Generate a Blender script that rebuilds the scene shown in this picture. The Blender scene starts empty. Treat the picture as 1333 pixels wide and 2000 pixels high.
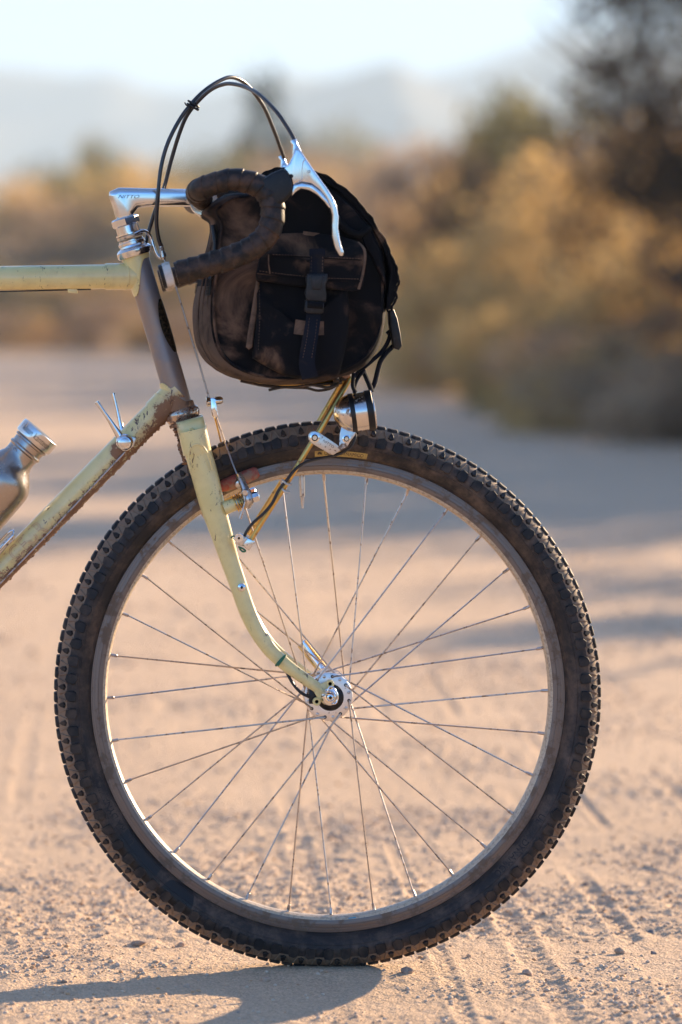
import bpy, bmesh, math, random
import numpy as np
from mathutils import Vector, Matrix, noise as mnoise
R = math.radians
random.seed(7)
scene = bpy.context.scene
COL = scene.collection

# ------------------------------------------------------------------ camera
S = 0.665 / 1071.0            # metres per photo pixel in the plane of the bicycle
D = 4.66                      # metres from the lens to that plane
XC, ZC = (292 - 639) * S, (1888 - 635) * S
cam_d = bpy.data.cameras.new('camera')
cam = bpy.data.objects.new('camera', cam_d); COL.objects.link(cam)
cam.location = (XC, -D, ZC); cam.rotation_euler = (R(90), 0, 0)
cam_d.sensor_fit = 'VERTICAL'; cam_d.sensor_height = 36.0; cam_d.sensor_width = 24.0
cam_d.lens = 36.0 * D / (2000 * S)
cam_d.shift_x = (666.5 - 292) / 2000.0
cam_d.shift_y = (635 - 1000) / 2000.0
cam_d.clip_start = 0.1; cam_d.clip_end = 40000
cam_d.dof.use_dof = True; cam_d.dof.focus_distance = D - 0.03
cam_d.dof.aperture_fstop = 3.7; cam_d.dof.aperture_blades = 0
scene.camera = cam

# ------------------------------------------------------------------ sky and sun
SUN = Vector((2.4, 2.48, 1.0)).normalized()
elev = math.asin(SUN.z); azim = math.atan2(SUN.x, SUN.y)
world = bpy.data.worlds.new('World'); scene.world = world; world.use_nodes = True
wn = world.node_tree; wn.nodes.clear()
sky = wn.nodes.new('ShaderNodeTexSky'); sky.sky_type = 'NISHITA'; sky.sun_disc = False
sky.sun_elevation = elev; sky.sun_rotation = azim
sky.air_density = 1.0; sky.dust_density = 0.9; sky.ozone_density = 7.0; sky.altitude = 1000
bg = wn.nodes.new('ShaderNodeBackground'); bg.inputs['Strength'].default_value = 0.078
wo = wn.nodes.new('ShaderNodeOutputWorld')
wn.links.new(sky.outputs[0], bg.inputs[0]); wn.links.new(bg.outputs[0], wo.inputs[0])
sl = bpy.data.lights.new('sun', 'SUN'); sl.energy = 5.0; sl.angle = R(0.53); sl.color = (1.0, 0.745, 0.47)
so = bpy.data.objects.new('sun', sl); COL.objects.link(so)
so.rotation_euler = SUN.to_track_quat('Z', 'Y').to_euler(); so.location = (6, 6, 6)
scene.view_settings.view_transform = 'Standard'; scene.view_settings.look = 'None'
scene.view_settings.gamma = 1.0; scene.view_settings.use_curve_mapping = False
scene.view_settings.exposure = 2.15
scene.cycles.use_denoising = True
scene.cycles.max_bounces = 8; scene.cycles.volume_bounces = 0
scene.cycles.sample_clamp_indirect = 6

# ------------------------------------------------------------------ helpers
def P(px, py, Y=0.0):
    """photo pixel seen at depth Y behind the bicycle's plane -> world point"""
    k = (D + Y) / D
    return Vector((XC + (px - 292) * S * k, Y, ZC - (py - 635) * S * k))
def L(n): return n * S
WL = {}
def setp(o, label=None, cat=None, group=None, kind=None):
    if label: o['label'] = label
    if cat: o['category'] = cat
    if group: o['group'] = group
    if kind: o['kind'] = kind
    return o
def link(o, parent, wpos):
    COL.objects.link(o); WL[o.name] = Vector(wpos)
    if parent is not None:
        o.parent = parent; o.location = Vector(wpos) - WL[parent.name]
    else: o.location = wpos
    return o
def empty(name, loc):
    o = bpy.data.objects.new(name, None); o.empty_display_size = 0.1
    return link(o, None, Vector(loc))
def finish(me, mat, smooth=True, sharp=38):
    for m in (mat if isinstance(mat, (list, tuple)) else [mat]): me.materials.append(m)
    if smooth:
        me.polygons.foreach_set('use_smooth', [True] * len(me.polygons))
        if sharp: me.set_sharp_from_angle(angle=R(sharp))
    me.update()
def mk(name, verts, faces, mat, parent=None, origin=None, smooth=True, sharp=38):
    a = np.array([tuple(v) for v in verts], dtype=float)
    c = Vector(a.mean(axis=0)) if origin is None else Vector(origin)
    me = bpy.data.meshes.new(name)
    me.from_pydata([tuple(v) for v in (a - np.array(c))], [], [tuple(f) for f in faces])
    finish(me, mat, smooth, sharp)
    return link(bpy.data.objects.new(name, me), parent, c)
def mkbm(name, bm, mat, parent=None, origin=None, smooth=True, sharp=38):
    bm.verts.index_update()
    v = [x.co.copy() for x in bm.verts]; f = [[q.index for q in fc.verts] for fc in bm.faces]
    bm.free()
    return mk(name, v, f, mat, parent, origin, smooth, sharp)
def smooth_pts(pts, n):
    """Catmull-Rom through points (any dimension), n steps per span"""
    p = [np.array(tuple(q), dtype=float) for q in pts]
    p = [2 * p[0] - p[1]] + p + [2 * p[-1] - p[-2]]
    out = []
    for i in range(1, len(p) - 2):
        for k in range(n):
            t = k / n
            a, b, c, d = p[i - 1], p[i], p[i + 1], p[i + 2]
            out.append(0.5 * (2 * b + (c - a) * t + (2 * a - 5 * b + 4 * c - d) * t * t + (3 * b - a - 3 * c + d) * t ** 3))
    out.append(p[-2])
    return out
def sweep(pts, rads, seg=12, flat=None, cap=True, mod=None, closed=False):
    """tube along pts; flat=(in-plane, across) multiplies the section with the across axis kept near Y"""
    pts = [Vector(tuple(q)) for q in pts]
    n = len(pts)
    if not hasattr(rads, '__len__'): rads = [rads] * n
    tang = []
    for i in range(n):
        if closed: a, b = pts[(i - 1) % n], pts[(i + 1) % n]
        else: a, b = pts[max(i - 1, 0)], pts[min(i + 1, n - 1)]
        tang.append((b - a).normalized())
    if flat: 
        fr = []
        for t in tang:
            y = Vector((0, 1, 0)); y = (y - t * y.dot(t)).normalized(); fr.append((y.cross(t).normalized(), y))
    else:
        t0 = tang[0]; ref = Vector((0, 1, 0)) if abs(t0.y) < 0.9 else Vector((1, 0, 0))
        u = (ref - t0 * ref.dot(t0)).normalized(); fr = []
        for t in tang:
            u = (u - t * u.dot(t)).normalized(); fr.append((u, t.cross(u)))
    V, F = [], []
    s = 0.0
    for i in range(n):
        if i: s += (pts[i] - pts[i - 1]).length
        u, w = fr[i]
        for k in range(seg):
            th = 2 * math.pi * k / seg
            r = rads[i] * (mod(s, th) if mod else 1.0)
            a, b = (flat if flat else (1, 1))
            V.append(pts[i] + u * (math.cos(th) * r * a) + w * (math.sin(th) * r * b))
    m = n if closed else n - 1
    for i in range(m):
        j = (i + 1) % n
        for k in range(seg):
            k2 = (k + 1) % seg
            F.append((i * seg + k, i * seg + k2, j * seg + k2, j * seg + k))
    if cap and not closed:
        F.append(tuple(reversed(range(seg)))); F.append(tuple((n - 1) * seg + k for k in range(seg)))
    return V, F
def tube(name, pts, rads, mat, parent, seg=12, n=0, **kw):
    if n:
        if hasattr(rads, '__len__'):
            q = smooth_pts([tuple(p) + (r,) for p, r in zip(pts, rads)], n)
            pts = [x[:3] for x in q]; rads = [x[3] for x in q]
        else: pts = smooth_pts(pts, n)
    V, F = sweep(pts, rads, seg, **kw)
    return mk(name, V, F, mat, parent)
def join(parts):
    V, F = [], []
    for v, f in parts:
        o = len(V); V += list(v); F += [tuple(i + o for i in q) for q in f]
    return V, F
def lathe_vf(prof, org, axis, seg=24):
    """prof: list of (distance along axis, radius) in metres"""
    axis = Vector(axis).normalized(); ref = Vector((0, 1, 0)) if abs(axis.y) < 0.9 else Vector((1, 0, 0))
    u = (ref - axis * ref.dot(axis)).normalized(); w = axis.cross(u)
    V, F = [], []
    for a, r in prof:
        for k in range(seg):
            th = 2 * math.pi * k / seg
            V.append(Vector(org) + axis * a + (u * math.cos(th) + w * math.sin(th)) * max(r, 1e-5))
    for i in range(len(prof) - 1):
        for k in range(seg):
            k2 = (k + 1) % seg
            F.append((i * seg + k, i * seg + k2, (i + 1) * seg + k2, (i + 1) * seg + k))
    F.append(tuple(reversed(range(seg)))); F.append(tuple((len(prof) - 1) * seg + k for k in range(seg)))
    return V, F
def lathe(name, prof, org, axis, mat, parent, seg=24, **kw):
    V, F = lathe_vf(prof, org, axis, seg)
    return mk(name, V, F, mat, parent, **kw)
def lpx(prof): return [(a * S, r * S) for a, r in prof]
def prism(name, outline, Y0, Y1, mat, parent, bevel=0.0, bseg=3, smooth=True, sharp=38, fn=None):
    """outline in photo pixels, extruded from depth Y0 (front) to Y1 (back); shape fixed in the mean plane"""
    Ym = Y0
    pts = [P(x, y, Ym) for x, y in outline]
    bm = bmesh.new()
    a = [bm.verts.new((p.x, Y0, p.z)) for p in pts]; b = [bm.verts.new((p.x, Y1, p.z)) for p in pts]
    n = len(pts)
    f1 = bm.faces.new(a); f2 = bm.faces.new(list(reversed(b)))
    for i in range(n):
        j = (i + 1) % n
        bm.faces.new((a[j], a[i], b[i], b[j]))
    bmesh.ops.recalc_face_normals(bm, faces=bm.faces[:])
    if bevel > 0:
        ed = list({e for f in (f1, f2) for e in f.edges})
        bmesh.ops.bevel(bm, geom=ed, offset=bevel, segments=bseg, profile=0.5, affect='EDGES', clamp_overlap=True)
    if fn:
        for v in bm.verts: v.co = fn(v.co)
    return mkbm(name, bm, mat, parent, smooth=smooth, sharp=sharp)
def box_vf(c, ax, hx, hy, hz):
    """box centred c, ax = angle of its long side in the picture plane (radians, counter-clockwise)"""
    ux = Vector((math.cos(ax), 0, math.sin(ax))); uz = Vector((-math.sin(ax), 0, math.cos(ax))); uy = Vector((0, 1, 0))
    V = [Vector(c) + ux * (sx * hx) + uy * (sy * hy) + uz * (sz * hz) for sx in (-1, 1) for sy in (-1, 1) for sz in (-1, 1)]
    return V, [(0, 1, 3, 2), (4, 6, 7, 5), (0, 4, 5, 1), (2, 3, 7, 6), (0, 2, 6, 4), (1, 5, 7, 3)]
def box(name, c, ax, hx, hy, hz, mat, parent, bevel=0.0):
    V, F = box_vf(c, ax, hx, hy, hz)
    bm = bmesh.new(); vs = [bm.verts.new(v) for v in V]
    for f in F: bm.faces.new([vs[i] for i in f])
    bmesh.ops.recalc_face_normals(bm, faces=bm.faces[:])
    if bevel: bmesh.ops.bevel(bm, geom=bm.edges[:], offset=bevel, segments=2, profile=0.5, affect='EDGES', clamp_overlap=True)
    return mkbm(name, bm, mat, parent)
def text_vf(s, size, shear=0.0, outline=0.0, xscale=1.0):
    """flat lettering: returns vertices in a plane (x right, y up), centred, and faces"""
    cu = bpy.data.curves.new('lettering', 'FONT'); cu.body = s; cu.size = size; cu.shear = shear
    cu.align_x = 'CENTER'; cu.align_y = 'CENTER'; cu.resolution_u = 3
    if outline: cu.fill_mode = 'NONE'; cu.bevel_depth = outline; cu.bevel_resolution = 0
    else: cu.fill_mode = 'FRONT'
    o = bpy.data.objects.new('lettering', cu); COL.objects.link(o)
    dg = bpy.context.evaluated_depsgraph_get(); me = bpy.data.meshes.new_from_object(o.evaluated_get(dg))
    V = [v.co.copy() for v in me.vertices]; F = [tuple(p.vertices) for p in me.polygons]
    for v in V: v.x *= xscale
    bpy.data.objects.remove(o); bpy.data.curves.remove(cu); bpy.data.meshes.remove(me)
    return V, F
def vnoise(x, y, seed=0):
    xi = np.floor(x).astype(np.int64); yi = np.floor(y).astype(np.int64)
    fx = x - xi; fy = y - yi
    fx = fx * fx * (3 - 2 * fx); fy = fy * fy * (3 - 2 * fy)
    def h(a, b):
        n = (a * 374761393 + b * 668265263 + seed * 1442695041) & 0xffffffff
        n = ((n ^ (n >> 13)) * 1274126177) & 0xffffffff
        n = (n ^ (n >> 16)) & 0xffffffff
        return n / 4294967295.0
    a, b, c, d = h(xi, yi), h(xi + 1, yi), h(xi, yi + 1), h(xi + 1, yi + 1)
    return (a + (b - a) * fx) * (1 - fy) + (c + (d - c) * fx) * fy
def sstep(a, b, x):
    t = np.clip((x - a) / (b - a), 0, 1); return t * t * (3 - 2 * t)

# ------------------------------------------------------------------ materials
class NT:
    def __init__(s, name):
        s.m = bpy.data.materials.new(name); s.m.use_nodes = True
        s.t = s.m.node_tree; s.b = s.t.nodes['Principled BSDF']; s.out = s.t.nodes['Material Output']
    def n(s, typ, **kw):
        o = s.t.nodes.new('ShaderNode' + typ)
        for k, v in kw.items(): setattr(o, k, v)
        return o
    def l(s, a, b): s.t.links.new(a, b)
    def pos(s): return s.n('NewGeometry').outputs['Position']
    def noise(s, scale, detail=4, rough=0.55, vec=None, dist=0.0):
        o = s.n('TexNoise'); o.inputs['Scale'].default_value = scale; o.inputs['Detail'].default_value = detail
        o.inputs['Roughness'].default_value = rough; o.inputs['Distortion'].default_value = dist
        s.l(vec if vec else s.pos(), o.inputs['Vector']); return o.outputs['Fac']
    def ramp(s, fac, lo, hi, a=0.0, b=1.0):
        o = s.n('MapRange', interpolation_type='SMOOTHSTEP'); s.l(fac, o.inputs[0])
        for i, v in zip((1, 2, 3, 4), (lo, hi, a, b)): o.inputs[i].default_value = v
        return o.outputs[0]
    def math(s, op, a, b=None):
        o = s.n('Math', operation=op)
        for i, v in enumerate((a, b)):
            if v is None: continue
            if isinstance(v, (int, float)): o.inputs[i].default_value = v
            else: s.l(v, o.inputs[i])
        return o.outputs[0]
    def mix(s, fac, a, b):
        o = s.n('Mix', data_type='RGBA')
        if isinstance(fac, (int, float)): o.inputs[0].default_value = fac
        else: s.l(fac, o.inputs[0])
        for i, v in ((6, a), (7, b)):
            if isinstance(v, tuple): o.inputs[i].default_value = v + (1,)
            else: s.l(v, o.inputs[i])
        return o.outputs[2]
    def set(s, key, v):
        i = s.b.inputs[key]
        if isinstance(v, tuple): i.default_value = v + (1,) if len(v) == 3 else v
        elif isinstance(v, (int, float)): i.default_value = v
        else: s.l(v, i)
    def bump(s, h, strength=0.3, dist=0.001, prev=None):
        o = s.n('Bump'); o.inputs['Strength'].default_value = strength; o.inputs['Distance'].default_value = dist
        s.l(h, o.inputs['Height'])
        if prev: s.l(prev, o.inputs['Normal'])
        s.l(o.outputs[0], s.b.inputs['Normal']); return o.outputs[0]
def simple(name, c1, c2=None, scale=60, rough=0.5, metal=0.0, lo=0.4, hi=0.65, bump=0.0, bscale=400, rough2=None, metal2=None, spec=None):
    m = NT(name)
    if c2:
        f = m.ramp(m.noise(scale, 6, 0.6), lo, hi)
        m.set('Base Color', m.mix(f, c1, c2))
        if rough2 is not None: m.set('Roughness', m.ramp(f, 0, 1, rough, rough2))
        else: m.set('Roughness', rough)
        if metal2 is not None: m.set('Metallic', m.ramp(f, 0, 1, metal, metal2))
        else: m.set('Metallic', metal)
    else:
        m.set('Base Color', c1); m.set('Roughness', rough); m.set('Metallic', metal)
    if bump: m.bump(m.noise(bscale, 4), bump, 0.0006)
    if spec is not None: m.set('Specular IOR Level', spec)
    return m.m
MUD = (0.24, 0.125, 0.065)
DUST = (0.36, 0.24, 0.15)
def sphere_mask(m, c, r):
    o = m.n('VectorMath', operation='DISTANCE'); m.l(m.pos(), o.inputs[0]); o.inputs[1].default_value = tuple(c)
    return m.ramp(o.outputs['Value'], r * 0.55, r, 1.0, 0.0)
def line_mask(m, c, d, lo, hi):
    o = m.n('VectorMath', operation='SUBTRACT'); m.l(m.pos(), o.inputs[0]); o.inputs[1].default_value = tuple(c)
    q = m.n('VectorMath', operation='DOT_PRODUCT'); m.l(o.outputs[0], q.inputs[0]); q.inputs[1].default_value = tuple(d)
    return m.ramp(q.outputs['Value'], lo, hi)
def paint_mat():
    m = NT('pale_yellow_green_paint')
    base = m.mix(m.ramp(m.noise(18, 3), 0.35, 0.7), (0.74, 0.61, 0.27), (0.66, 0.54, 0.22))
    n1 = m.noise(120, 8, 0.7); n2 = m.noise(420, 6, 0.7)
    # splatter thrown onto the lower edge of the down tube, the lower lug and the back of the fork
    under = line_mask(m, P(144, 970), Vector((0.711, 0, -0.703)), -0.012, 0.019)
    near = line_mask(m, P(330, 770), Vector((-1, 0, 0)), -0.02, 0.0)
    under = m.math('MULTIPLY', under, near)
    lug = sphere_mask(m, P(352, 822, -0.01), L(72))
    crown = m.math('MULTIPLY', sphere_mask(m, P(352, 850, 0), L(70)), 0.9)
    sh = sphere_mask(m, P(236, 880, -0.015), L(27))
    amt = m.math('MAXIMUM', m.math('MAXIMUM', under, lug), m.math('MAXIMUM', crown, sh))
    mud = m.ramp(m.math('ADD', m.math('MULTIPLY', amt, 0.48), m.math('ADD', m.math('MULTIPLY', n1, 1.1), m.math('MULTIPLY', n2, 0.7))), 1.16, 1.26)
    film = m.ramp(m.math('ADD', m.math('MULTIPLY', amt, 0.4), m.noise(45, 7, 0.7)), 0.45, 0.95, 0.0, 0.75)
    c = m.mix(film, base, (0.42, 0.30, 0.16))
    c = m.mix(mud, c, MUD)
    mp = m.n('Mapping'); m.l(m.pos(), mp.inputs[0]); mp.inputs['Scale'].default_value = (1.5, 1.0, 0.55); mp.inputs['Rotation'].default_value = (0, R(-14), 0)
    chips = m.ramp(m.math('ADD', m.noise(150, 7, 0.72, vec=mp.outputs[0], dist=0.6), m.math('MULTIPLY', m.noise(22, 3), 0.42)), 0.825, 0.865)
    c = m.mix(chips, c, (0.11, 0.06, 0.035))
    m.set('Base Color', c); m.set('Roughness', m.ramp(mud, 0, 1, 0.30, 0.9))
    m.set('Coat Weight', m.ramp(mud, 0, 1, 0.35, 0.0)); m.set('Coat Roughness', 0.12)
    m.bump(m.math('ADD', m.math('MULTIPLY', mud, 0.7), m.math('MULTIPLY', n2, 0.2)), 0.5, 0.0012)
    return m.m
M = {}
M['paint'] = paint_mat()
def head_mat():
    m = NT('grey_head_tube_paint')
    n = m.ramp(m.noise(22, 5), 0.42, 0.62)
    c = m.mix(n, (0.20, 0.195, 0.205), (0.27, 0.21, 0.17))
    m.set('Base Color', c); m.set('Roughness', 0.38); m.set('Metallic', 0.35)
    m.bump(m.noise(500, 4), 0.08, 0.0005)
    return m.m
M['head'] = head_mat()
M['mud'] = simple('dried_mud', (0.20, 0.10, 0.05), (0.34, 0.19, 0.10), 300, 0.95, bump=0.8, bscale=700)
def metal(name, c, rough, dirt=0.62, scale=90, dirtc=(0.20, 0.13, 0.08)):
    m = NT(name)
    d = m.ramp(m.noise(scale, 8, 0.72), dirt, dirt + 0.06)
    m.set('Base Color', m.mix(d, c, dirtc)); m.set('Metallic', m.ramp(d, 0, 1, 1.0, 0.0))
    m.set('Roughness', m.ramp(d, 0, 1, rough, 0.85))
    m.bump(m.noise(900, 3), 0.05, 0.0003)
    return m.m
M['alloy'] = metal('polished_alloy', (0.64, 0.64, 0.64), 0.17, 0.66)
M['alloy_dirty'] = metal('dusty_alloy', (0.55, 0.52, 0.49), 0.28, 0.53)
M['bronze'] = metal('muddy_worn_steel', (0.50, 0.40, 0.32), 0.25, 0.48, 110, (0.22, 0.12, 0.065))
M['chrome'] = metal('chromed_steel', (0.72, 0.72, 0.72), 0.10, 0.68)
M['steel'] = metal('stainless_steel', (0.66, 0.62, 0.58), 0.22, 0.60, 60)
M['gold'] = metal('tarnished_gold_tube', (0.62, 0.40, 0.12), 0.32, 0.56, 120, (0.26, 0.15, 0.06))
M['spoke'] = metal('spoke_steel', (0.50, 0.42, 0.36), 0.34, 0.54, 140, (0.24, 0.16, 0.10))
M['rim'] = metal('brushed_rim', (0.18, 0.148, 0.128), 0.45, 0.52, 55, (0.13, 0.09, 0.06))
M['rimbed'] = simple('dusty_rim_bed', (0.50, 0.40, 0.28), (0.34, 0.26, 0.18), 260, 0.5, 0.2, 0.45, 0.62, bump=0.12)
M['black'] = simple('black_plastic', (0.005, 0.005, 0.006), (0.028, 0.022, 0.018), 90, 0.42, 0, 0.5, 0.8, spec=0.35)
M['housing'] = simple('cable_housing', (0.020, 0.022, 0.026), (0.035, 0.03, 0.028), 60, 0.30)
M['wire'] = simple('black_wire', (0.010, 0.010, 0.011), None, rough=0.4)
M['white'] = simple('white_tape', (0.55, 0.51, 0.45), (0.36, 0.29, 0.22), 120, 0.7)
M['red'] = simple('brake_pad_rubber', (0.30, 0.055, 0.035), (0.26, 0.16, 0.10), 90, 0.75, 0, 0.42, 0.62, bump=0.3)
M['green'] = simple('green_twist_tie', (0.02, 0.13, 0.06), None, rough=0.5)
M['ink'] = simple('engraved_ink', (0.03, 0.025, 0.022), None, rough=0.6)
M['decal'] = simple('faded_decal_line', (0.55, 0.33, 0.17), (0.40, 0.22, 0.12), 100, 0.6)
M['labely'] = simple('yellow_tyre_label', (0.46, 0.33, 0.10), (0.30, 0.20, 0.07), 150, 0.6)
M['labelink'] = simple('tyre_label_ink', (0.045, 0.03, 0.02), None, rough=0.7)
M['badge'] = simple('dark_head_badge', (0.09, 0.062, 0.03), (0.012, 0.010, 0.007), 300, 0.35, 0.7, 0.35, 0.6, bump=0.9, bscale=260)
M['cork'] = simple('wooden_dowel', (0.36, 0.20, 0.12), (0.22, 0.12, 0.07), 150, 0.7)
M['leather'] = simple('leather_lace', (0.028, 0.018, 0.010), (0.16, 0.08, 0.03), 90, 0.6, 0, 0.55, 0.75)
M['dark'] = simple('shadow_black', (0.006, 0.006, 0.006), None, rough=0.8)  # flat black discs that paint the shade inside holes, sockets and recesses
M['blue'] = simple('blue_paint_spot', (0.03, 0.25, 0.36), None, rough=0.5)
M['lens'] = simple('lamp_lens', (0.6, 0.62, 0.64), None, rough=0.05, metal=0.2)
def tyre_mat():
    m = NT('dusty_black_rubber')
    a = m.noise(26, 7, 0.65); b = m.noise(150, 6, 0.7)
    # wet smears on the lower left of the sidewall
    w1 = sphere_mask(m, P(268, 1670, -0.02), L(70)); w2 = sphere_mask(m, P(340, 1760, -0.02), L(52))
    wet = m.ramp(m.math('ADD', m.math('MAXIMUM', w1, w2), m.noise(70, 4)), 1.0, 1.12)
    f = m.ramp(m.math('ADD', m.math('MULTIPLY', a, 0.7), m.math('MULTIPLY', b, 0.3)), 0.42, 0.68)
    c = m.mix(f, (0.014, 0.012, 0.012), (0.105, 0.069, 0.048))
    c = m.mix(wet, c, (0.006, 0.006, 0.007))
    m.set('Base Color', c); m.set('Roughness', m.ramp(wet, 0, 1, 0.62, 0.4)); m.set('Specular IOR Level', 0.35)
    m.bump(b, 0.25, 0.0008)
    return m.m
M['tyre'] = tyre_mat()
M['casing'] = simple('dust_caked_casing', (0.22, 0.150, 0.098), (0.09, 0.065, 0.048), 40, 0.8, 0, 0.50, 0.75, bump=0.2)
M['knob'] = simple('tread_rubber', (0.009, 0.009, 0.010), (0.055, 0.040, 0.030), 45, 0.62, 0, 0.40, 0.70, bump=0.25, spec=0.3)
def tape_mat():
    m = NT('worn_brown_bar_tape')
    f = m.ramp(m.noise(60, 6, 0.65), 0.38, 0.68)
    m.set('Base Color', m.mix(f, (0.009, 0.007, 0.006), (0.070, 0.036, 0.020)))
    m.set('Roughness', 0.5); m.set('Specular IOR Level', 0.3); m.bump(m.noise(420, 5), 0.35, 0.0008)
    return m.m
M['tape'] = tape_mat()
def fabric(name, c1, c2, lo=0.52, hi=0.78, scale=16):
    m = NT(name)
    a = m.noise(scale, 7, 0.62, dist=0.9); b = m.noise(11, 3)
    worn = line_mask(m, P(560, 600, -.12), Vector((-1, 0, 0)), -0.03, 0.09)
    f = m.ramp(m.math('ADD', m.math('ADD', m.math('MULTIPLY', a, 0.75), m.math('MULTIPLY', b, 0.25)), m.math('MULTIPLY', worn, 0.06)), lo, hi)
    m.set('Base Color', m.mix(f, c1, c2)); m.set('Roughness', 0.85); m.set('Specular IOR Level', 0.12)
    m.set('Sheen Weight', 0.0)
    w = m.n('TexWave', wave_type='BANDS', bands_direction='DIAGONAL'); w.inputs['Scale'].default_value = 500; m.l(m.pos(), w.inputs['Vector'])
    m.bump(m.math('ADD', m.noise(700, 3), m.math('MULTIPLY', w.outputs['Fac'], 0.3)), 0.4, 0.0007)
    return m.m
M['fabric'] = fabric('black_waxed_canvas', (0.0030, 0.0032, 0.0042), (0.15, 0.088, 0.056), 0.525, 0.75, 13)
M['fabric2'] = fabric('black_pocket_canvas', (0.0042, 0.0045, 0.0062), (0.13, 0.078, 0.050), 0.50, 0.72, 18)
M['back'] = fabric('faded_back_panel', (0.030, 0.022, 0.018), (0.105, 0.070, 0.048), 0.35, 0.60, 30)
M['piping'] = fabric('brown_faded_binding', (0.075, 0.050, 0.036), (0.16, 0.10, 0.066), 0.4, 0.6, 40)
M['webbing'] = fabric('navy_black_webbing', (0.006, 0.009, 0.017), (0.030, 0.024, 0.020), 0.45, 0.75, 40)
def bottle_mat():
    m = NT('brushed_stainless_bottle')
    d = m.ramp(m.noise(75, 8, 0.7), 0.60, 0.68)
    m.set('Base Color', m.mix(d, (0.42, 0.37, 0.33), (0.13, 0.09, 0.07))); m.set('Metallic', m.ramp(d, 0, 1, 1, 0.2))
    m.set('Roughness', m.ramp(d, 0, 1, 0.27, 0.6)); m.bump(m.noise(600, 3), 0.05, 0.0003)
    return m.m
M['bottle'] = bottle_mat()

# ------------------------------------------------------------------ dirt road
TRACKS = [(0.365, 0.016, 1.0), (0.452, 0.012, 0.8), (0.235, 0.022, 0.7), (0.10, 0.013, 0.6), (-0.02, 0.018, 0.55), (0.62, 0.016, 0.9),
          (0.78, 0.022, 0.7), (1.05, 0.02, 0.6), (-0.46, 0.02, 0.35), (-0.9, 0.03, 0.5), (1.5, 0.08, 1.2), (-1.5, 0.10, 1.2)]
def road_h(x, y):
    h = 0.010 * (vnoise(x * 1.3, y * 0.7, 1) - 0.5) + 0.006 * (vnoise(x * 5, y * 3.2, 2) - 0.5)
    loose = sstep(0.48, 0.72, vnoise(x * 3.1 + 7, y * 2.2 + 3, 3))
    loose = np.maximum(loose, 0.55 * sstep(0.5, 0.75, vnoise(x * 9, y * 7, 13)))
    near = 1 - sstep(2.5, 9, y)
    n = 0.0030 * np.abs(vnoise(x * 22, y * 20, 4) - 0.5) * 2 + 0.0036 * (vnoise(x * 48, y * 44, 5) - 0.35) + 0.0026 * (vnoise(x * 105, y * 95, 6) - 0.5) 
    h = h + near * n * (0.22 + 0.95 * loose)
    h = h + near * 0.0018 * (vnoise(x * 190, y * 160, 8) - 0.5)
    for tx, w, a in TRACKS:
        c = tx + 0.012 * np.sin(y * 0.8 + tx * 9) + (0.05 * vnoise(y * 0.25, y * 0 + tx * 11, 9))
        d = np.abs(x - c)
        prof = sstep(w, w * 0.45, d)
        lugs = 0.55 + 0.45 * np.sin(y * 2 * np.pi / 0.034 + np.sign(x - c) * 1.5)
        patch = sstep(0.25, 0.6, vnoise(x * 0 + tx * 31, y * 2.1, 10))
        h = h - a * 0.0038 * prof * lugs * near * patch + a * 0.0020 * np.exp(-((d - w * 1.15) / (w * 0.35)) ** 2) * near * patch
    g = np.exp(-((x + 0.0) / 0.05) ** 2 - (y / 0.03) ** 2)          # the ground gives a little under the tyre
    return h * (1 - 0.85 * np.exp(-((x) / 0.12) ** 2 - (y / 0.06) ** 2)) + 0.0035 * np.exp(-(np.abs(x) / 0.11) ** 3 - (np.abs(y) / 0.05) ** 3)
def x_right(y):
    base = 3.75 + 0.9 * sstep(48, 76, y) + 0.35 * np.sin(y * 0.22) + 0.18 * np.sin(y * 0.71 + 1)
    return base - 34 * sstep(92, 124, y) - 60 * sstep(115, 160, y)
def x_left(y):
    return -4.9 + 0.3 * np.sin(y * 0.3) - 90 * sstep(84, 108, y)
def graded(a, b, step, lo, hi, k):
    c = list(np.arange(a, b, step)); s = step
    while c[-1] < hi: s *= k; c.append(c[-1] + s)
    s = step; left = []
    x = a
    while x > lo: s *= k; x -= s; left.append(x)
    return np.array(left[::-1] + c)
xs = graded(-0.50, 0.98, 0.0034, -4.0, 3.1, 1.035)
ys = graded(-0.62, 1.6, 0.0048, -14, 128, 1.019)
core = sstep(0, 1, np.clip(np.minimum((xs + 4.0) / 1.5, (3.1 - xs) / 1.2), 0, 1))
GX = np.empty((len(ys), len(xs))); GY = np.repeat(ys[:, None], len(xs), 1)
u = (xs - xs[0]) / (xs[-1] - xs[0])
XL, XR = x_left(ys)[:, None], x_right(ys)[:, None]
edge = XL + (XR - XL) * u[None, :]
wf = sstep(20, 60, ys)[:, None]
GX = (xs[None, :] * core[None, :] + edge * (1 - core[None, :])) * (1 - wf) + edge * wf
GX[:, 0] = XL[:, 0]; GX[:, -1] = XR[:, 0]
GX = np.maximum.accumulate(GX, axis=1)
GZ = road_h(GX, GY)
def grid_mesh(name, X, Y, Z, mat):
    ny, nx = X.shape
    me = bpy.data.meshes.new(name)
    co = np.stack([X, Y, Z], -1).reshape(-1, 3)
    me.vertices.add(len(co)); me.vertices.foreach_set('co', co.ravel())
    i = np.arange(ny * nx).reshape(ny, nx)
    q = np.stack([i[:-1, :-1], i[:-1, 1:], i[1:, 1:], i[1:, :-1]], -1).reshape(-1, 4)
    me.loops.add(q.size); me.loops.foreach_set('vertex_index', q.ravel())
    me.polygons.add(len(q)); me.polygons.foreach_set('loop_start', np.arange(len(q)) * 4)
    me.polygons.foreach_set('use_smooth', np.ones(len(q), bool))
    me.update(calc_edges=True); me.validate()
    me.materials.append(mat)
    o = bpy.data.objects.new(name, me); COL.objects.link(o); return o
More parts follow.
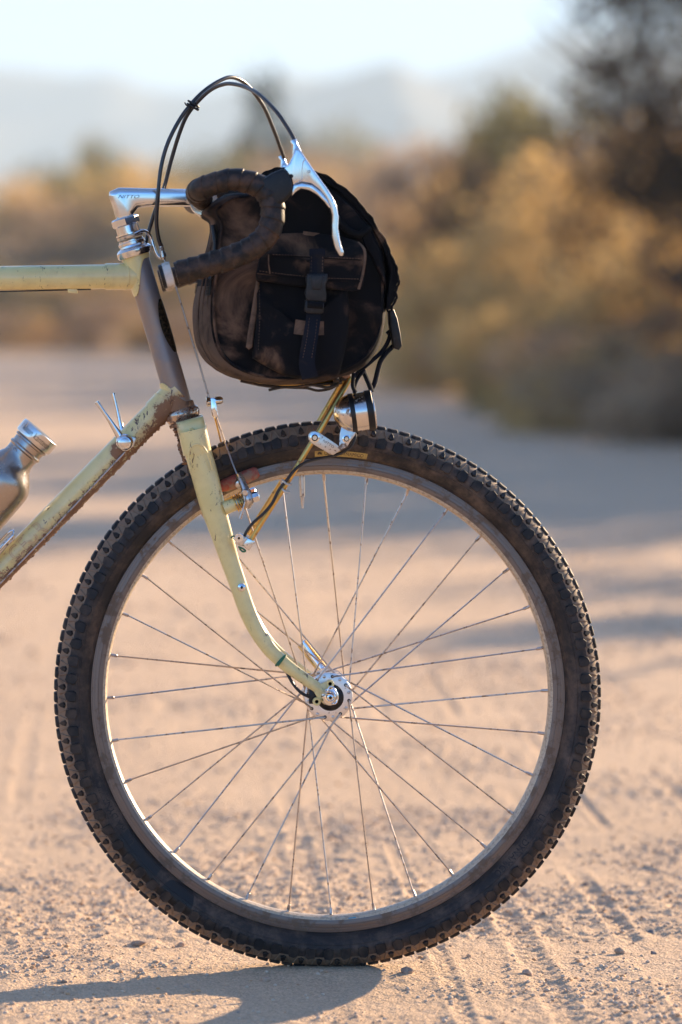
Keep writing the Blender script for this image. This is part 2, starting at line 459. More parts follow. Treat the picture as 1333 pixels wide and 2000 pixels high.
def sand_mat(name, c1, c2, c3, far):
    m = NT(name)
    big = m.noise(0.8, 4); mid = m.noise(9, 6, 0.65); fine = m.noise(330, 4, 0.7)
    st = m.n('Mapping'); m.l(m.pos(), st.inputs[0]); st.inputs['Scale'].default_value = (3.2, 0.25, 1)
    streak = m.noise(1.0, 4, 0.6, vec=st.outputs[0])
    c = m.mix(m.ramp(big, 0.35, 0.7), c1, c2)
    c = m.mix(m.ramp(mid, 0.4, 0.72, 0, 0.6), c, c3)
    c = m.mix(m.ramp(streak, 0.42, 0.68, 0, 0.45), c, far)
    vo = m.n('TexVoronoi'); vo.inputs['Scale'].default_value = 420; m.l(m.pos(), vo.inputs['Vector'])
    hs = m.n('HueSaturation'); m.l(c, hs.inputs['Color'])
    m.l(m.ramp(m.math('ADD', m.math('MULTIPLY', fine, 0.6), m.math('MULTIPLY', vo.outputs['Color'], 0.4)), 0.2, 0.8, 0.72, 1.25), hs.inputs['Value'])
    m.set('Base Color', hs.outputs[0]); m.set('Roughness', 0.92); m.set('Specular IOR Level', 0.15)
    v2 = m.n('TexVoronoi'); v2.inputs['Scale'].default_value = 260; m.l(m.pos(), v2.inputs['Vector'])
    hgt = m.math('ADD', m.math('MULTIPLY', v2.outputs['Distance'], -0.6), m.math('ADD', m.noise(160, 6, 0.7), m.math('MULTIPLY', m.noise(40, 4), 1.5)))
    m.bump(hgt, 0.9, 0.0035)
    return m.m
M['sand'] = sand_mat('tan_decomposed_granite', (0.62, 0.445, 0.293), (0.57, 0.405, 0.266), (0.66, 0.48, 0.323), (0.53, 0.376, 0.25))
road = grid_mesh('dirt_road', GX, GY, GZ, M['sand']); setp(road, 'pale tan dirt road with loose grit and tyre tracks', kind='structure')

# open desert floor: one sheet under and beyond the road, out to the horizon
gx = graded(-12, 22, 0.9, -3500, 3500, 1.16); gy = graded(-10, 150, 1.5, -60, 4600, 1.10)
X2, Y2 = np.meshgrid(gx, gy)
def ground_h(x, y):
    xr = x_right(y); xl = x_left(y)
    out = np.maximum(np.maximum(x - xr, xl - x), 0)
    out = np.where(y > 126, np.maximum(out, (y - 126)), out)
    rise = 0.42 * sstep(0.0, 3.0, out) + 0.5 * sstep(3, 16, out) * vnoise(x * 0.12, y * 0.12, 21)
    far = 2.2 * sstep(135, 400, y) + 10 * sstep(500, 2500, y) * vnoise(x * 0.002, y * 0.002, 23)
    return -0.05 + rise + 0.12 * (vnoise(x * 0.5, y * 0.5, 22) - 0.5) * sstep(0.5, 3, out) + far
M['soil'] = sand_mat('dry_desert_soil', (0.40, 0.27, 0.17), (0.34, 0.235, 0.145), (0.46, 0.33, 0.20), (0.30, 0.22, 0.12))
ground = grid_mesh('ground', X2, Y2, ground_h(X2, Y2), M['soil']); setp(ground, 'dry desert floor beyond the dirt road', kind='structure')

# loose gravel on the road
def rock_mesh(seed, sub=1, squash=0.7):
    bm = bmesh.new(); bmesh.ops.create_icosphere(bm, subdivisions=sub, radius=1.0)
    rs = random.Random(seed)
    off = Vector((rs.uniform(0, 50),) * 3)
    for v in bm.verts:
        v.co *= 1 + 0.42 * mnoise.noise(v.co * 1.1 + off) + 0.12 * mnoise.noise(v.co * 3.1 + off)
        v.co.z *= squash
    bm.verts.index_update()
    V = np.array([v.co[:] for v in bm.verts]); F = np.array([[q.index for q in f.verts] for f in bm.faces]); bm.free()
    return V, F
rng = np.random.default_rng(5)
def pebbles(n, xa, xb, ya, yb, smin, smax, pw, seed):
    r = np.random.default_rng(seed)
    x = r.uniform(xa, xb, n * 4); y = r.uniform(ya, yb, n * 4)
    cl = vnoise(x * 3.1 + 7, y * 2.2 + 3, 3) * 0.6 + vnoise(x * 9, y * 7, 13) * 0.4
    keep = r.uniform(0, 1, n * 4) < 0.10 + 1.2 * sstep(0.45, 0.75, cl)
    x, y = x[keep][:n], y[keep][:n]
    s = smin + (smax - smin) * r.uniform(0, 1, len(x)) ** pw
    return x, y, s
sets = [pebbles(16000, -0.55, 1.0, -0.62, 1.5, 0.0009, 0.0040, 2.6, 1), pebbles(6500, -0.8, 1.4, 1.2, 4.5, 0.0016, 0.0052, 3.0, 2),
        pebbles(3500, -1.2, 2.2, 4.0, 10, 0.003, 0.012, 3.0, 3)]
px_ = np.concatenate([s[0] for s in sets]); py_ = np.concatenate([s[1] for s in sets]); ps_ = np.concatenate([s[2] for s in sets])
protos = [rock_mesh(100 + i) for i in range(10)]
protos0 = []
V_all, F_all, T_all = [], [], []
base = 0
pz_ = road_h(px_, py_)
kinds = rng.integers(0, 10, len(px_)); rot = rng.uniform(0, 6.28, len(px_)); tint = rng.uniform(0, 1, len(px_))
for k in range(10):
    idx = np.where(kinds == k)[0]; V, F = protos[k]
    c, s = np.cos(rot[idx])[:, None], np.sin(rot[idx])[:, None]
    vx = (V[None, :, 0] * c - V[None, :, 1] * s) * ps_[idx][:, None] + px_[idx][:, None]
    vy = (V[None, :, 0] * s + V[None, :, 1] * c) * ps_[idx][:, None] + py_[idx][:, None]
    vz = V[None, :, 2] * ps_[idx][:, None] + (pz_[idx] + ps_[idx] * 0.25)[:, None]
    V_all.append(np.stack([vx, vy, vz], -1).reshape(-1, 3))
    F_all.append((F[None] + (np.arange(len(idx)) * len(V))[:, None, None] + base).reshape(-1, 3)); base += len(idx) * len(V)
    T_all.append(np.repeat(tint[idx], len(V)))
def tri_mesh(name, V, F, T, mat, smooth=False):
    me = bpy.data.meshes.new(name); k = F.shape[1]
    me.vertices.add(len(V)); me.vertices.foreach_set('co', V.astype(np.float32).ravel())
    me.loops.add(F.size); me.loops.foreach_set('vertex_index', F.astype(np.int32).ravel())
    me.polygons.add(len(F)); me.polygons.foreach_set('loop_start', np.arange(len(F)) * k)
    if smooth: me.polygons.foreach_set('use_smooth', np.ones(len(F), bool))
    me.update(calc_edges=True)
    at = me.attributes.new('tint', 'FLOAT', 'POINT'); at.data.foreach_set('value', T.astype(np.float32))
    me.materials.append(mat); return me
def tint_mat(name, stops, rough=0.85, translucent=None, spec=0.2):
    m = NT(name); a = m.n('Attribute', attribute_name='tint')
    r = m.n('ValToRGB'); m.l(a.outputs['Fac'], r.inputs[0])
    els = r.color_ramp.elements
    while len(els) < len(stops): els.new(0.5)
    for e, (p, c) in zip(els, stops): e.position = p; e.color = c + (1,)
    m.set('Base Color', r.outputs[0]); m.set('Roughness', rough); m.set('Specular IOR Level', spec)
    if translucent:
        tr = m.n('BsdfTranslucent'); mx = m.n('MixShader'); mx.inputs[0].default_value = translucent
        hs = m.n('HueSaturation'); hs.inputs['Saturation'].default_value = 1.05; hs.inputs['Value'].default_value = 1.2; m.l(r.outputs[0], hs.inputs['Color'])
        m.l(hs.outputs[0], tr.inputs[0]); m.l(m.b.outputs[0], mx.inputs[1]); m.l(tr.outputs[0], mx.inputs[2]); m.l(mx.outputs[0], m.out.inputs[0])
    return m.m
M['pebble'] = tint_mat('granite_grit', [(0, (0.56, 0.43, 0.31)), (0.55, (0.64, 0.50, 0.37)), (0.8, (0.55, 0.38, 0.25)), (0.93, (0.60, 0.34, 0.17)), (1.0, (0.32, 0.28, 0.25))], 0.8)
gme = tri_mesh('gravel', np.concatenate(V_all), np.concatenate(F_all), np.concatenate(T_all), M['pebble'])
go = bpy.data.objects.new('gravel', gme); COL.objects.link(go); setp(go, 'loose grit and small pebbles strewn over the dirt road', kind='stuff')

# single stones one can pick out
M['stone'] = simple('brown_stone', (0.27, 0.19, 0.14), (0.42, 0.30, 0.20), 120, 0.8, bump=0.6, bscale=300)
M['stone2'] = simple('grey_stone', (0.15, 0.14, 0.14), (0.24, 0.21, 0.19), 120, 0.8, bump=0.6, bscale=300)
M['stone3'] = simple('pinkish_stone', (0.52, 0.37, 0.27), (0.42, 0.29, 0.20), 90, 0.8, bump=0.6, bscale=300)
def ground_pt(px, py):
    k = (ZC / S) / (py - 635.0)
    d = D * k
    return XC + (px - 292) * S * k, d - D
stones = [(1211, 1861, 11, 'stone', 'brown angular stone with a sharp shadow right of the tyre'),
          (797, 1898, 12, 'stone', 'brown stone lying at the tip of the wheel shadow beside the tyre'),
          (1030, 1899, 10, 'stone3', 'rounded pinkish pebble on bare sand right of the tyre'),
          (520, 1908, 8, 'stone3', 'tan pebble inside the wheel shadow left of the contact patch'),
          (1272, 1821, 8, 'stone2', 'dark grey pebble near the edge of the frame, farther than the brown stone'),
          (1277, 1860, 6, 'stone2', 'small grey pebble just beyond the brown angular stone'),
          (1219, 1978, 9, 'stone', 'flat brown stone in the tyre track nearest the camera'),
          (272, 1842, 15, 'stone', 'flat brown crust of earth left of the tyre'),
          (355, 1842, 8, 'stone3', 'pale orange pebble beside the lower left of the tyre'),
          (127, 1918, 6, 'stone', 'small brown pebble on the upper edge of the wheel shadow'),
          (366, 1922, 7, 'stone3', 'pale pebble in the middle of the thin wheel shadow'),
          (1145, 1728, 9, 'stone', 'brown stone half in shade beyond the tyre, out of focus')]
for i, (a, b, r, mk_, lab) in enumerate(stones):
    x, y = ground_pt(a, b); k = (D + y) / D; rr = r * S * k
    V, F = rock_mesh(300 + i, 3, 0.35 if 'flat' in lab else 0.72)
    z = float(road_h(np.array([x]), np.array([y]))[0])
    me = bpy.data.meshes.new('stone'); me.from_pydata([tuple(v * rr) for v in V], [], [tuple(map(int, f)) for f in F]); finish(me, M[mk_], True, 30)
    o = bpy.data.objects.new('stone', me); COL.objects.link(o); o.location = (x, y, z + rr * 0.3); o.rotation_euler.z = i * 1.3
    setp(o, lab, 'stone', 'stones lying on the dirt road')

# ------------------------------------------------------------------ mountains and haze
def ridge_mesh(name, x0, x1, y0, depth, prof, seed, mat):
    xs_ = np.linspace(x0, x1, 160); ts = np.linspace(-1, 1, 26)
    X, T = np.meshgrid(xs_, ts)
    H = np.interp(X, [p[0] for p in prof], [p[1] for p in prof])
    H = H * (0.88 + 0.2 * vnoise(X * 0.006, T * 0 + 3, seed) + 0.06 * vnoise(X * 0.03, T * 2, seed + 1))
    sh = np.clip(1 - np.abs(T), 0, 1) ** 0.85
    rel = 1 + 0.35 * (vnoise(X * 0.01, T * 3, seed + 2) - 0.5) * (np.abs(T) > 0.05)
    return grid_mesh(name, X, y0 + T * depth, -6 + H * sh * rel, mat)
M['hill'] = simple('mountain_scrub', (0.12, 0.11, 0.08), (0.22, 0.17, 0.12), 0.01, 0.95)
def hx(px, d): return XC + (px - 292) * S * d / D
def hz(py, d): return ZC + (635 - py) * S * d / D
d1 = 3300.0
m1 = ridge_mesh('mountain_range', hx(-2600, d1), hx(1900, d1), d1, 560, [(hx(a, d1), hz(b, d1) + 6) for a, b in
     [(-2600, 260), (-900, 170), (-200, 128), (0, 122), (150, 138), (300, 155), (420, 168), (560, 160), (700, 190), (900, 150), (1100, 60), (1400, 90), (1900, 260)]], 40, M['hill'])
setp(m1, 'long pale blue mountain range on the horizon', kind='structure')
d2 = 2500.0
m2 = ridge_mesh('mountain', hx(420, d2), hx(1150, d2), d2, 430, [(hx(a, d2), hz(b, d2) + 6) for a, b in
     [(420, 600), (500, 250), (560, 140), (640, 100), (720, 72), (770, 66), (830, 100), (900, 130), (1000, 230), (1150, 600)]], 50, M['hill'])
setp(m2, 'hazy blue mountain peak behind the handlebar bag', kind='structure')
bm = bmesh.new(); bmesh.ops.create_cube(bm, size=1.0)
for v in bm.verts: v.co = Vector((v.co.x * 9000, v.co.y * 6500 + 3050, (v.co.z + 0.5) * 330 - 9))
hm = bpy.data.materials.new('pale_air'); hm.use_nodes = True; ht = hm.node_tree
for n_ in list(ht.nodes):
    if n_.type == 'BSDF_PRINCIPLED': ht.nodes.remove(n_)
pv = ht.nodes.new('ShaderNodeVolumePrincipled'); pv.inputs['Density'].default_value = 0.00050
pv.inputs['Color'].default_value = (0.68, 0.87, 1.0, 1); pv.inputs['Anisotropy'].default_value = 0.0
ht.links.new(pv.outputs[0], ht.nodes['Material Output'].inputs['Volume'])
hz_o = mkbm('haze', bm, hm, None, smooth=False); setp(hz_o, 'thin pale haze in the desert air', kind='stuff')

# ------------------------------------------------------------------ vegetation
def crown_mesh(name, seed, blobs, nleaf, leaf, mat, tilt=0.0, hollow=0.35, aspect=0.45, sprig=6, gf=6.0):
    """blobs: (x, y, z, rx, ry, rz, tint) ; small leaf quads gathered in sprigs through each blob"""
    r = np.random.default_rng(seed)
    b = np.array(blobs); wt = (b[:, 3] * b[:, 4] * b[:, 5]) ** 0.67; wt /= wt.sum()
    ns = nleaf // sprig
    which = r.choice(len(b), ns, p=wt); q = b[which]
    d = r.normal(size=(ns, 3)); d /= np.linalg.norm(d, axis=1)[:, None]
    rad = hollow + (1.12 - hollow) * r.uniform(0, 1, ns) ** 0.6
    c = q[:, :3] + d * rad[:, None] * q[:, 3:6]
    gap = vnoise(c[:, 0] * gf + seed, c[:, 2] * gf + c[:, 1] * gf * 0.74, seed)
    keep = gap > 0.38; c = c[keep]; d = d[keep]; q = q[keep]; ns = len(c)
    c = np.repeat(c, sprig, 0); dd = np.repeat(d, sprig, 0); tt = np.repeat(q[:, 6] + r.normal(size=ns) * 0.10, sprig)
    n = len(c)
    c = c + r.normal(size=(n, 3)) * leaf * 1.5 + dd * r.uniform(0, 1, n)[:, None] * leaf * 2.2
    a = r.normal(size=(n, 3)) + dd * 1.2 + np.array([0, 0, tilt]); a /= np.linalg.norm(a, axis=1)[:, None]
    w = np.cross(a, r.normal(size=(n, 3))); w /= np.linalg.norm(w, axis=1)[:, None]
    s = leaf * r.uniform(0.6, 1.3, n)[:, None]
    V = np.stack([c - a * s, c + w * s * aspect, c + a * s, c - w * s * aspect], 1).reshape(-1, 3)
    V[:, 2] = np.maximum(V[:, 2], 0.0)
    F = np.arange(n * 4).reshape(-1, 4)
    T = np.repeat(np.clip(tt + r.normal(size=n) * 0.07, 0, 1), 4)
    return tri_mesh(name, V, F, T, mat)
def limb_mesh(name, seed, height, spread, nb, r0, mat, lean=(0, 0), levels=2):
    rs = random.Random(seed); parts = []
    def grow(p, d, ln, r, lev):
        pts = [p]; n = 5
        for i in range(n):
            d = (d + Vector((rs.gauss(0, .16), rs.gauss(0, .16), rs.gauss(0.03, .08)))).normalized()
            pts.append(pts[-1] + d * ln / n)
        parts.append(sweep(pts, [r * (1 - 0.14 * i) for i in range(n + 1)], 5))
        if lev > 0:
            for k in range(nb):
                q = pts[rs.randint(2, n)]
                e = (d * 0.5 + Vector((rs.gauss(0, 1) * spread, rs.gauss(0, 1) * spread, rs.uniform(0.0, 0.9)))).normalized()
                grow(q, e, ln * rs.uniform(0.5, 0.75), r * 0.48, lev - 1)
    grow(Vector((0, 0, -0.1)), Vector((lean[0], lean[1], 1)).normalized(), height, r0, levels)
    V, F = join(parts)
    me = bpy.data.meshes.new(name); me.from_pydata([tuple(v) for v in V], [], F); finish(me, mat, True, None); return me
def rblobs(seed, n, rx, ry, z0, z1, size, tints):
    rs = random.Random(seed); out = []
    for i in range(n):
        a = rs.uniform(0, 6.28); rr = rs.uniform(0, 1) ** 0.6; t = rs.uniform(0, 1)
        z = z0 + (z1 - z0) * t; f = math.sqrt(max(0.08, 1 - (t * 0.95) ** 2))
        s = size * rs.uniform(0.65, 1.25)
        out.append((math.cos(a) * rr * rx * f, math.sin(a) * rr * ry * f, z, s, s, s * rs.uniform(0.7, 1.1), rs.uniform(*tints)))
    return out
M['leaf_gold'] = tint_mat('golden_dry_foliage', [(0, (0.29, 0.185, 0.075)), (0.4, (0.50, 0.335, 0.135)), (0.75, (0.65, 0.445, 0.19)), (1, (0.75, 0.56, 0.29))], 0.8, 0.45)
M['leaf_olive'] = tint_mat('olive_foliage', [(0, (0.08, 0.078, 0.038)), (0.45, (0.20, 0.175, 0.070)), (0.8, (0.33, 0.27, 0.11)), (1, (0.44, 0.36, 0.17))], 0.7, 0.40)
M['leaf_tan'] = tint_mat('pale_tan_twigs', [(0, (0.19, 0.13, 0.085)), (0.5, (0.36, 0.25, 0.155)), (1, (0.50, 0.365, 0.23))], 0.85, 0.30)
M['leaf_dark'] = tint_mat('dark_brown_leaves', [(0, (0.034, 0.024, 0.016)), (0.6, (0.095, 0.060, 0.033)), (1, (0.23, 0.135, 0.06))], 0.7, 0.25)
M['leaf_fir'] = tint_mat('dark_conifer_foliage', [(0, (0.012, 0.022, 0.016)), (1, (0.035, 0.055, 0.032))], 0.7, 0.15)
M['grass'] = tint_mat('dry_grass_blades', [(0, (0.26, 0.17, 0.085)), (0.5, (0.44, 0.30, 0.14)), (1, (0.60, 0.45, 0.24))], 0.8, 0.40)
M['bark'] = simple('grey_brown_bark', (0.045, 0.032, 0.025), (0.10, 0.07, 0.05), 12, 0.9, bump=0.7, bscale=60)
KIND = {}
def kind(name, mats, seed, nb, rx, z0, z1, size, tints, nleaf, leaf, th, r0, lev=1, nbr=6, **kw):
    for v in range(2):
        KIND[(name, v)] = (crown_mesh('crown', seed + v, rblobs(seed + v, nb, rx, rx, z0, z1, size, tints), nleaf, leaf, M[mats], **kw),
                           limb_mesh('trunk', seed + v, th, 0.8, nbr, r0, M['bark'], levels=lev))
# prototypes are one metre high; scale sets the real height
kind('golden_bush', 'leaf_gold', 60, 11, 0.42, 0.12, 0.80, 0.22, (0.25, 0.9), 5400, 0.030, 0.5, 0.018, tilt=0.9)
kind('olive_bush', 'leaf_olive', 70, 11, 0.42, 0.15, 0.80, 0.22, (0.1, 0.9), 5400, 0.026, 0.5, 0.02)
kind('tan_bush', 'leaf_tan', 80, 11, 0.45, 0.12, 0.78, 0.22, (0.1, 0.9), 5400, 0.028, 0.5, 0.018, tilt=0.7)
kind('desert_tree', 'leaf_olive', 90, 13, 0.40, 0.38, 0.82, 0.17, (0.05, 0.9), 6000, 0.022, 0.5, 0.03)
kind('brown_tree', 'leaf_dark', 95, 13, 0.42, 0.32, 0.84, 0.17, (0.1, 0.9), 5000, 0.022, 0.5, 0.03)
kind('conifer', 'leaf_fir', 98, 1, 0.05, 0.3, 0.4, 0.1, (0.3, 0.7), 200, 0.02, 0.7, 0.02)
for v in range(2):
    bl = [(0.02 * (i % 2), 0, 0.10 + 0.086 * i, 0.16 * (1 - i / 18), 0.16 * (1 - i / 18), 0.085, 0.4 + 0.05 * (i % 3)) for i in range(11) for q_ in range(1 + i // 2)]
    KIND[('conifer', v)] = (crown_mesh('crown', 120 + v, bl, 9000, 0.022, M['leaf_fir']), limb_mesh('trunk', 7, 0.8, 0.3, 2, 0.02, M['bark'], levels=0))
def gz(x, y):
    return float(ground_h(np.array([float(x)]), np.array([float(y)]))[0])
def plant(kindname, x, y, h, label, cat, group=None, wide=1.0, v=None, rz=None, mesh=None, obname=None):
    v = random.randint(0, 1) if v is None else v
    cm, tm = mesh if mesh else KIND[(kindname, v)]
    root = empty(obname or kindname, (x, y, gz(x, y) - 0.02))
    setp(root, label, cat, group)
    root.rotation_euler.z = random.uniform(0, 6.28) if rz is None else rz
    root.scale = (h * wide, h * wide, h)
    for nm, me in (('crown', cm), ('trunk', tm)):
        o = bpy.data.objects.new(nm, me); COL.objects.link(o); o.parent = root
    return root
def at_d(px, d):       # lateral position of a pixel column at distance d from the lens
    return XC + (px - 292) * S * d / D, d - D
def top_h(py, d, x, y):   # height so that the top shows at pixel row py
    return hz(py, d) - gz(x, y)
def plantpx(kindname, px, d, py, label, cat, group=None, wide=1.0, obname=None, **kw):
    x, y = at_d(px, d)
    return plant(kindname, x, y, top_h(py, d, x, y), label, cat, group, wide, obname=obname, **kw)

G1 = 'dry brush along the right edge of the road'
V1 = [('golden_bush', 1290, 40, 230, 'tall pale-gold brush far behind the dark tree', 1.0),
      ('golden_bush', 1150, 44, 300, 'dense golden brush filling the gap left of the dark tree', 1.1),
      ('tan_bush', 1200, 48, 225, 'tall brown brush behind the golden brush', 1.0),
      ('golden_bush', 1060, 50, 300, 'tall golden brush below the olive-topped tree', 1.1),
      ('golden_bush', 900, 70, 290, 'tall golden brush beside the mountain foot', 1.1),
      ('tan_bush', 960, 75, 240, 'far reddish brush left of the olive-topped tree', 1.2),
      ('golden_bush', 1010, 33, 590, 'low pale-gold clump at the road edge', 1.6),
      ('golden_bush', 1150, 28, 620, 'low straw-coloured clump under the amber bush', 1.4),
      ('golden_bush', 780, 75, 520, 'low golden clump at the bend beside the bag', 1.7),
      ('golden_bush', 880, 44, 590, 'low straw-coloured clump before the dark olive bush', 1.6),
      ('golden_bush', 780, 95, 300, 'far golden brush just right of the lid of the bag', 1.3),
('tan_bush', 1270, 27.5, 560, 'dull brown bush at the roadside, lowest at the frame edge', 1.5),
      ('golden_bush', 1235, 34, 372, 'glowing golden bush under the dark tree', 0.72),
      ('golden_bush', 1330, 33, 300, 'tall golden bush cut by the frame, behind the dark tree', 0.8),
      ('tan_bush', 1120, 30, 640, 'low tan bush at the road edge below the golden mound', 1.5),
      ('olive_bush', 1050, 34, 540, 'small grey-olive bush between golden clumps', 1.2),
      ('golden_bush', 1090, 38, 440, 'wide amber bush right of the grey-olive bush', 1.0),
      ('golden_bush', 990, 42, 380, 'tall amber bush lit from behind in the middle of the brush', 0.62),
      ('tan_bush', 960, 38, 640, 'low dusty bush at the road edge', 1.6),
      ('tan_bush', 1180, 26.5, 700, 'lowest dusty clump at the road edge under the dark tree', 1.8),
      ('golden_bush', 905, 48, 470, 'broad golden bush at the road edge', 1.2),
      ('brown_tree', 930, 55, 225, 'brown-leaved small tree rising left of the amber bush', 0.6),
      ('olive_bush', 880, 55, 400, 'dark olive bush under the brown-leaved tree', 0.8),
      ('olive_bush', 1035, 60, 160, 'olive-topped tree, tallest of the middle group', 0.62),
      ('desert_tree', 985, 66, 200, 'greyish green tree close beside the olive-topped tree', 0.6),
      ('brown_tree', 1110, 52, 215, 'brown bushy tree between the olive-topped tree and the dark tree', 0.7),
      ('golden_bush', 830, 62, 480, 'golden bush beyond the handlebar bag', 1.3),
      ('tan_bush', 800, 66, 330, 'reddish-brown brush just right of the bag', 1.1),
      ('tan_bush', 840, 75, 275, 'tall reddish-brown brush rising toward the mountain', 0.9),
      ('tan_bush', 760, 85, 290, 'pale brush showing above the lid of the bag', 1.0),
      ('golden_bush', 740, 90, 420, 'far golden brush behind the bag', 1.5),
      ('tan_bush', 690, 100, 285, 'hazy tan brush seen above the brake lever', 1.0),
      ('tan_bush', 860, 50, 620, 'low shaded brush at the bend of the road', 1.8),
      ('tan_bush', 1330, 25, 650, 'low dark clump where the verge meets the frame edge', 1.5)]
for k, a, d, t, lab, w in V1:
    cat = {'golden_bush': 'bush', 'olive_bush': 'bush', 'tan_bush': 'bush', 'desert_tree': 'tree', 'brown_tree': 'tree'}[k]
    plantpx(k, a, d, t, lab, cat, G1, w)

# far bank of brush across the bend on the left
G2 = 'trees and brush beyond the bend of the road'
V2 = [('olive_bush', -70, 132, 335, 'yellow-olive tree at the far left edge', 1.0), ('golden_bush', 20, 126, 345, 'yellowish bush at the left edge of the picture', 0.9),
      ('olive_bush', 95, 134, 318, 'dull olive bush left of the pointed tree', 1.1), ('tan_bush', 60, 123, 430, 'tan brush in front of the olive bush', 1.4),
      ('olive_bush', 178, 138, 262, 'pointed olive tree standing above its neighbours at left', 0.45), ('tan_bush', 165, 125, 345, 'mauve-brown brush left of the stem', 1.1),
      ('golden_bush', 240, 130, 318, 'brown-gold brush right behind the stem', 1.1), ('olive_bush', 310, 136, 296, 'olive brush behind the brake cables', 1.1),
      ('golden_bush', 350, 125, 380, 'golden brush seen between stem and bar end', 1.1), ('olive_bush', 400, 138, 284, 'green-gold bush under the arch of the cables', 1.1),
      ('golden_bush', 460, 127, 320, 'golden bush behind the handlebar', 1.2), ('olive_bush', 500, 136, 282, 'olive brush left of the brake lever', 1.1),
      ('tan_bush', 590, 132, 288, 'tan brush directly behind the brake lever', 1.2), ('olive_bush', 660, 138, 285, 'olive brush hidden behind the bag top', 1.2),
      ('tan_bush', 560, 122, 420, 'brown brush behind the bag', 1.5), ('golden_bush', -20, 119, 515, 'low golden brush at the far road edge, cut by the frame', 1.8),
      ('golden_bush', 110, 118, 530, 'low golden brush under the top tube', 1.8), ('golden_bush', 230, 118, 525, 'low orange-gold brush beside the head tube', 1.8),
      ('golden_bush', 320, 119, 540, 'low golden brush behind the head badge', 1.8), ('golden_bush', 400, 118, 535, 'low golden brush left of the bag', 1.8),
      ('olive_bush', 30, 140, 322, 'olive tree behind the yellowish left-hand bush', 1.1), ('olive_bush', 235, 142, 318, 'olive tree behind the stem, right of the pointed tree', 1.0), ('olive_bush', 350, 143, 300, 'farthest olive tree between the two brake cables', 1.0)]
for k, a, d, t, lab, w in V2:
    plantpx(k, a, d, t, lab, 'tree' if k == 'desert_tree' else 'bush', G2, w)
plantpx('conifer', 478, 170, 176, 'dark pointed conifer under the arch of the brake cables', 'tree', 'distant dark conifers', 0.62)
plantpx('conifer', 543, 176, 170, 'second dark conifer, just left of the brake lever', 'tree', 'distant dark conifers', 0.55)
plantpx('conifer', 510, 173, 215, 'lowest dark conifer, between two taller ones', 'tree', 'distant dark conifers', 0.55)
plantpx('desert_tree', 590, 300, 240, 'blurred grey-green tree right of the dark conifers', 'tree', None, 1.2)

ords = ['first', 'second', 'third', 'fourth', 'fifth', 'sixth', 'seventh', 'eighth', 'ninth', 'tenth', 'eleventh', 'twelfth']
for i in range(12):
    xx = -6.4 + 0.98 * i
    ye = max(yy for yy in np.arange(85, 125, 0.25) if x_right(yy) > xx)
    plant(['golden_bush', 'tan_bush', 'tan_bush'][i % 3], xx, ye + 0.7 + 0.5 * (i % 2), 0.95 + 0.25 * ((i * 7) % 3), ords[i] + ' clump from the left in the low row at the far road edge', 'bush', 'low clumps along the far road edge', 1.7)
# a loose carpet of low scrub out to the hills, and dry grass on the verges
def scatter_quads(name, n, xa, xb, ya, yb, hgt, wid, mat, seed, verge=False, label=''):
    r = np.random.default_rng(seed)
    x = r.uniform(xa, xb, n); y = ya + (yb - ya) * r.uniform(0, 1, n) ** (1.6)
    if verge: x = x_right(y) + 0.05 + r.exponential(1.6, n)
    cl = vnoise(x * 0.9, y * 0.9, seed + 5)
    keep = r.uniform(0, 1, n) < 0.15 + cl; x, y, cl = x[keep], y[keep], cl[keep]; n = len(x)
    z = ground_h(x, y); h = hgt * r.uniform(0.4, 1.2, n) * (0.5 + cl)
    a = r.uniform(0, 6.28, n); ln = r.normal(size=(n, 2)) * 0.35 * h[:, None]; w = wid * r.uniform(0.6, 1.4, n)
    b = np.stack([x, y, z - 0.02], -1); dv = np.stack([np.cos(a), np.sin(a), 0 * a], -1) * w[:, None]
    t = b + np.stack([ln[:, 0], ln[:, 1], h], -1)
    V = np.stack([b - dv, b + dv, t], 1).reshape(-1, 3)
    me = tri_mesh(name, V, np.arange(n * 3).reshape(-1, 3), np.repeat(r.uniform(0, 1, n), 3), mat)
    o = bpy.data.objects.new(name, me); COL.objects.link(o); setp(o, label, kind='stuff')
scatter_quads('dry_grass', 60000, 0, 0, 14, 110, 0.38, 0.012, M['grass'], 31, True, 'dry golden grass along the verge of the road')
scatter_quads('far_grass', 30000, -60, 60, 112, 260, 0.7, 0.06, M['grass'], 32, False, 'dry grass beyond the bend of the road')
r_ = np.random.default_rng(77)
bl = []
for i in range(260):
    y = 170 + 900 * r_.uniform() ** 1.5; x = XC + r_.uniform(-260, 260) * (0.4 + y / 900); s = r_.uniform(1.6, 3.4)
    bl.append((x, y, gz(x, y) + s * 0.35, s * 1.6, s * 1.2, s * 0.9, r_.uniform(0.1, 0.9)))
me = crown_mesh('distant_scrub', 140, bl, 90000, 0.32, M['leaf_olive'], aspect=0.8, gf=0.3)
o = bpy.data.objects.new('distant_scrub', me); COL.objects.link(o); setp(o, 'olive scrub covering the plain before the mountains', kind='stuff')

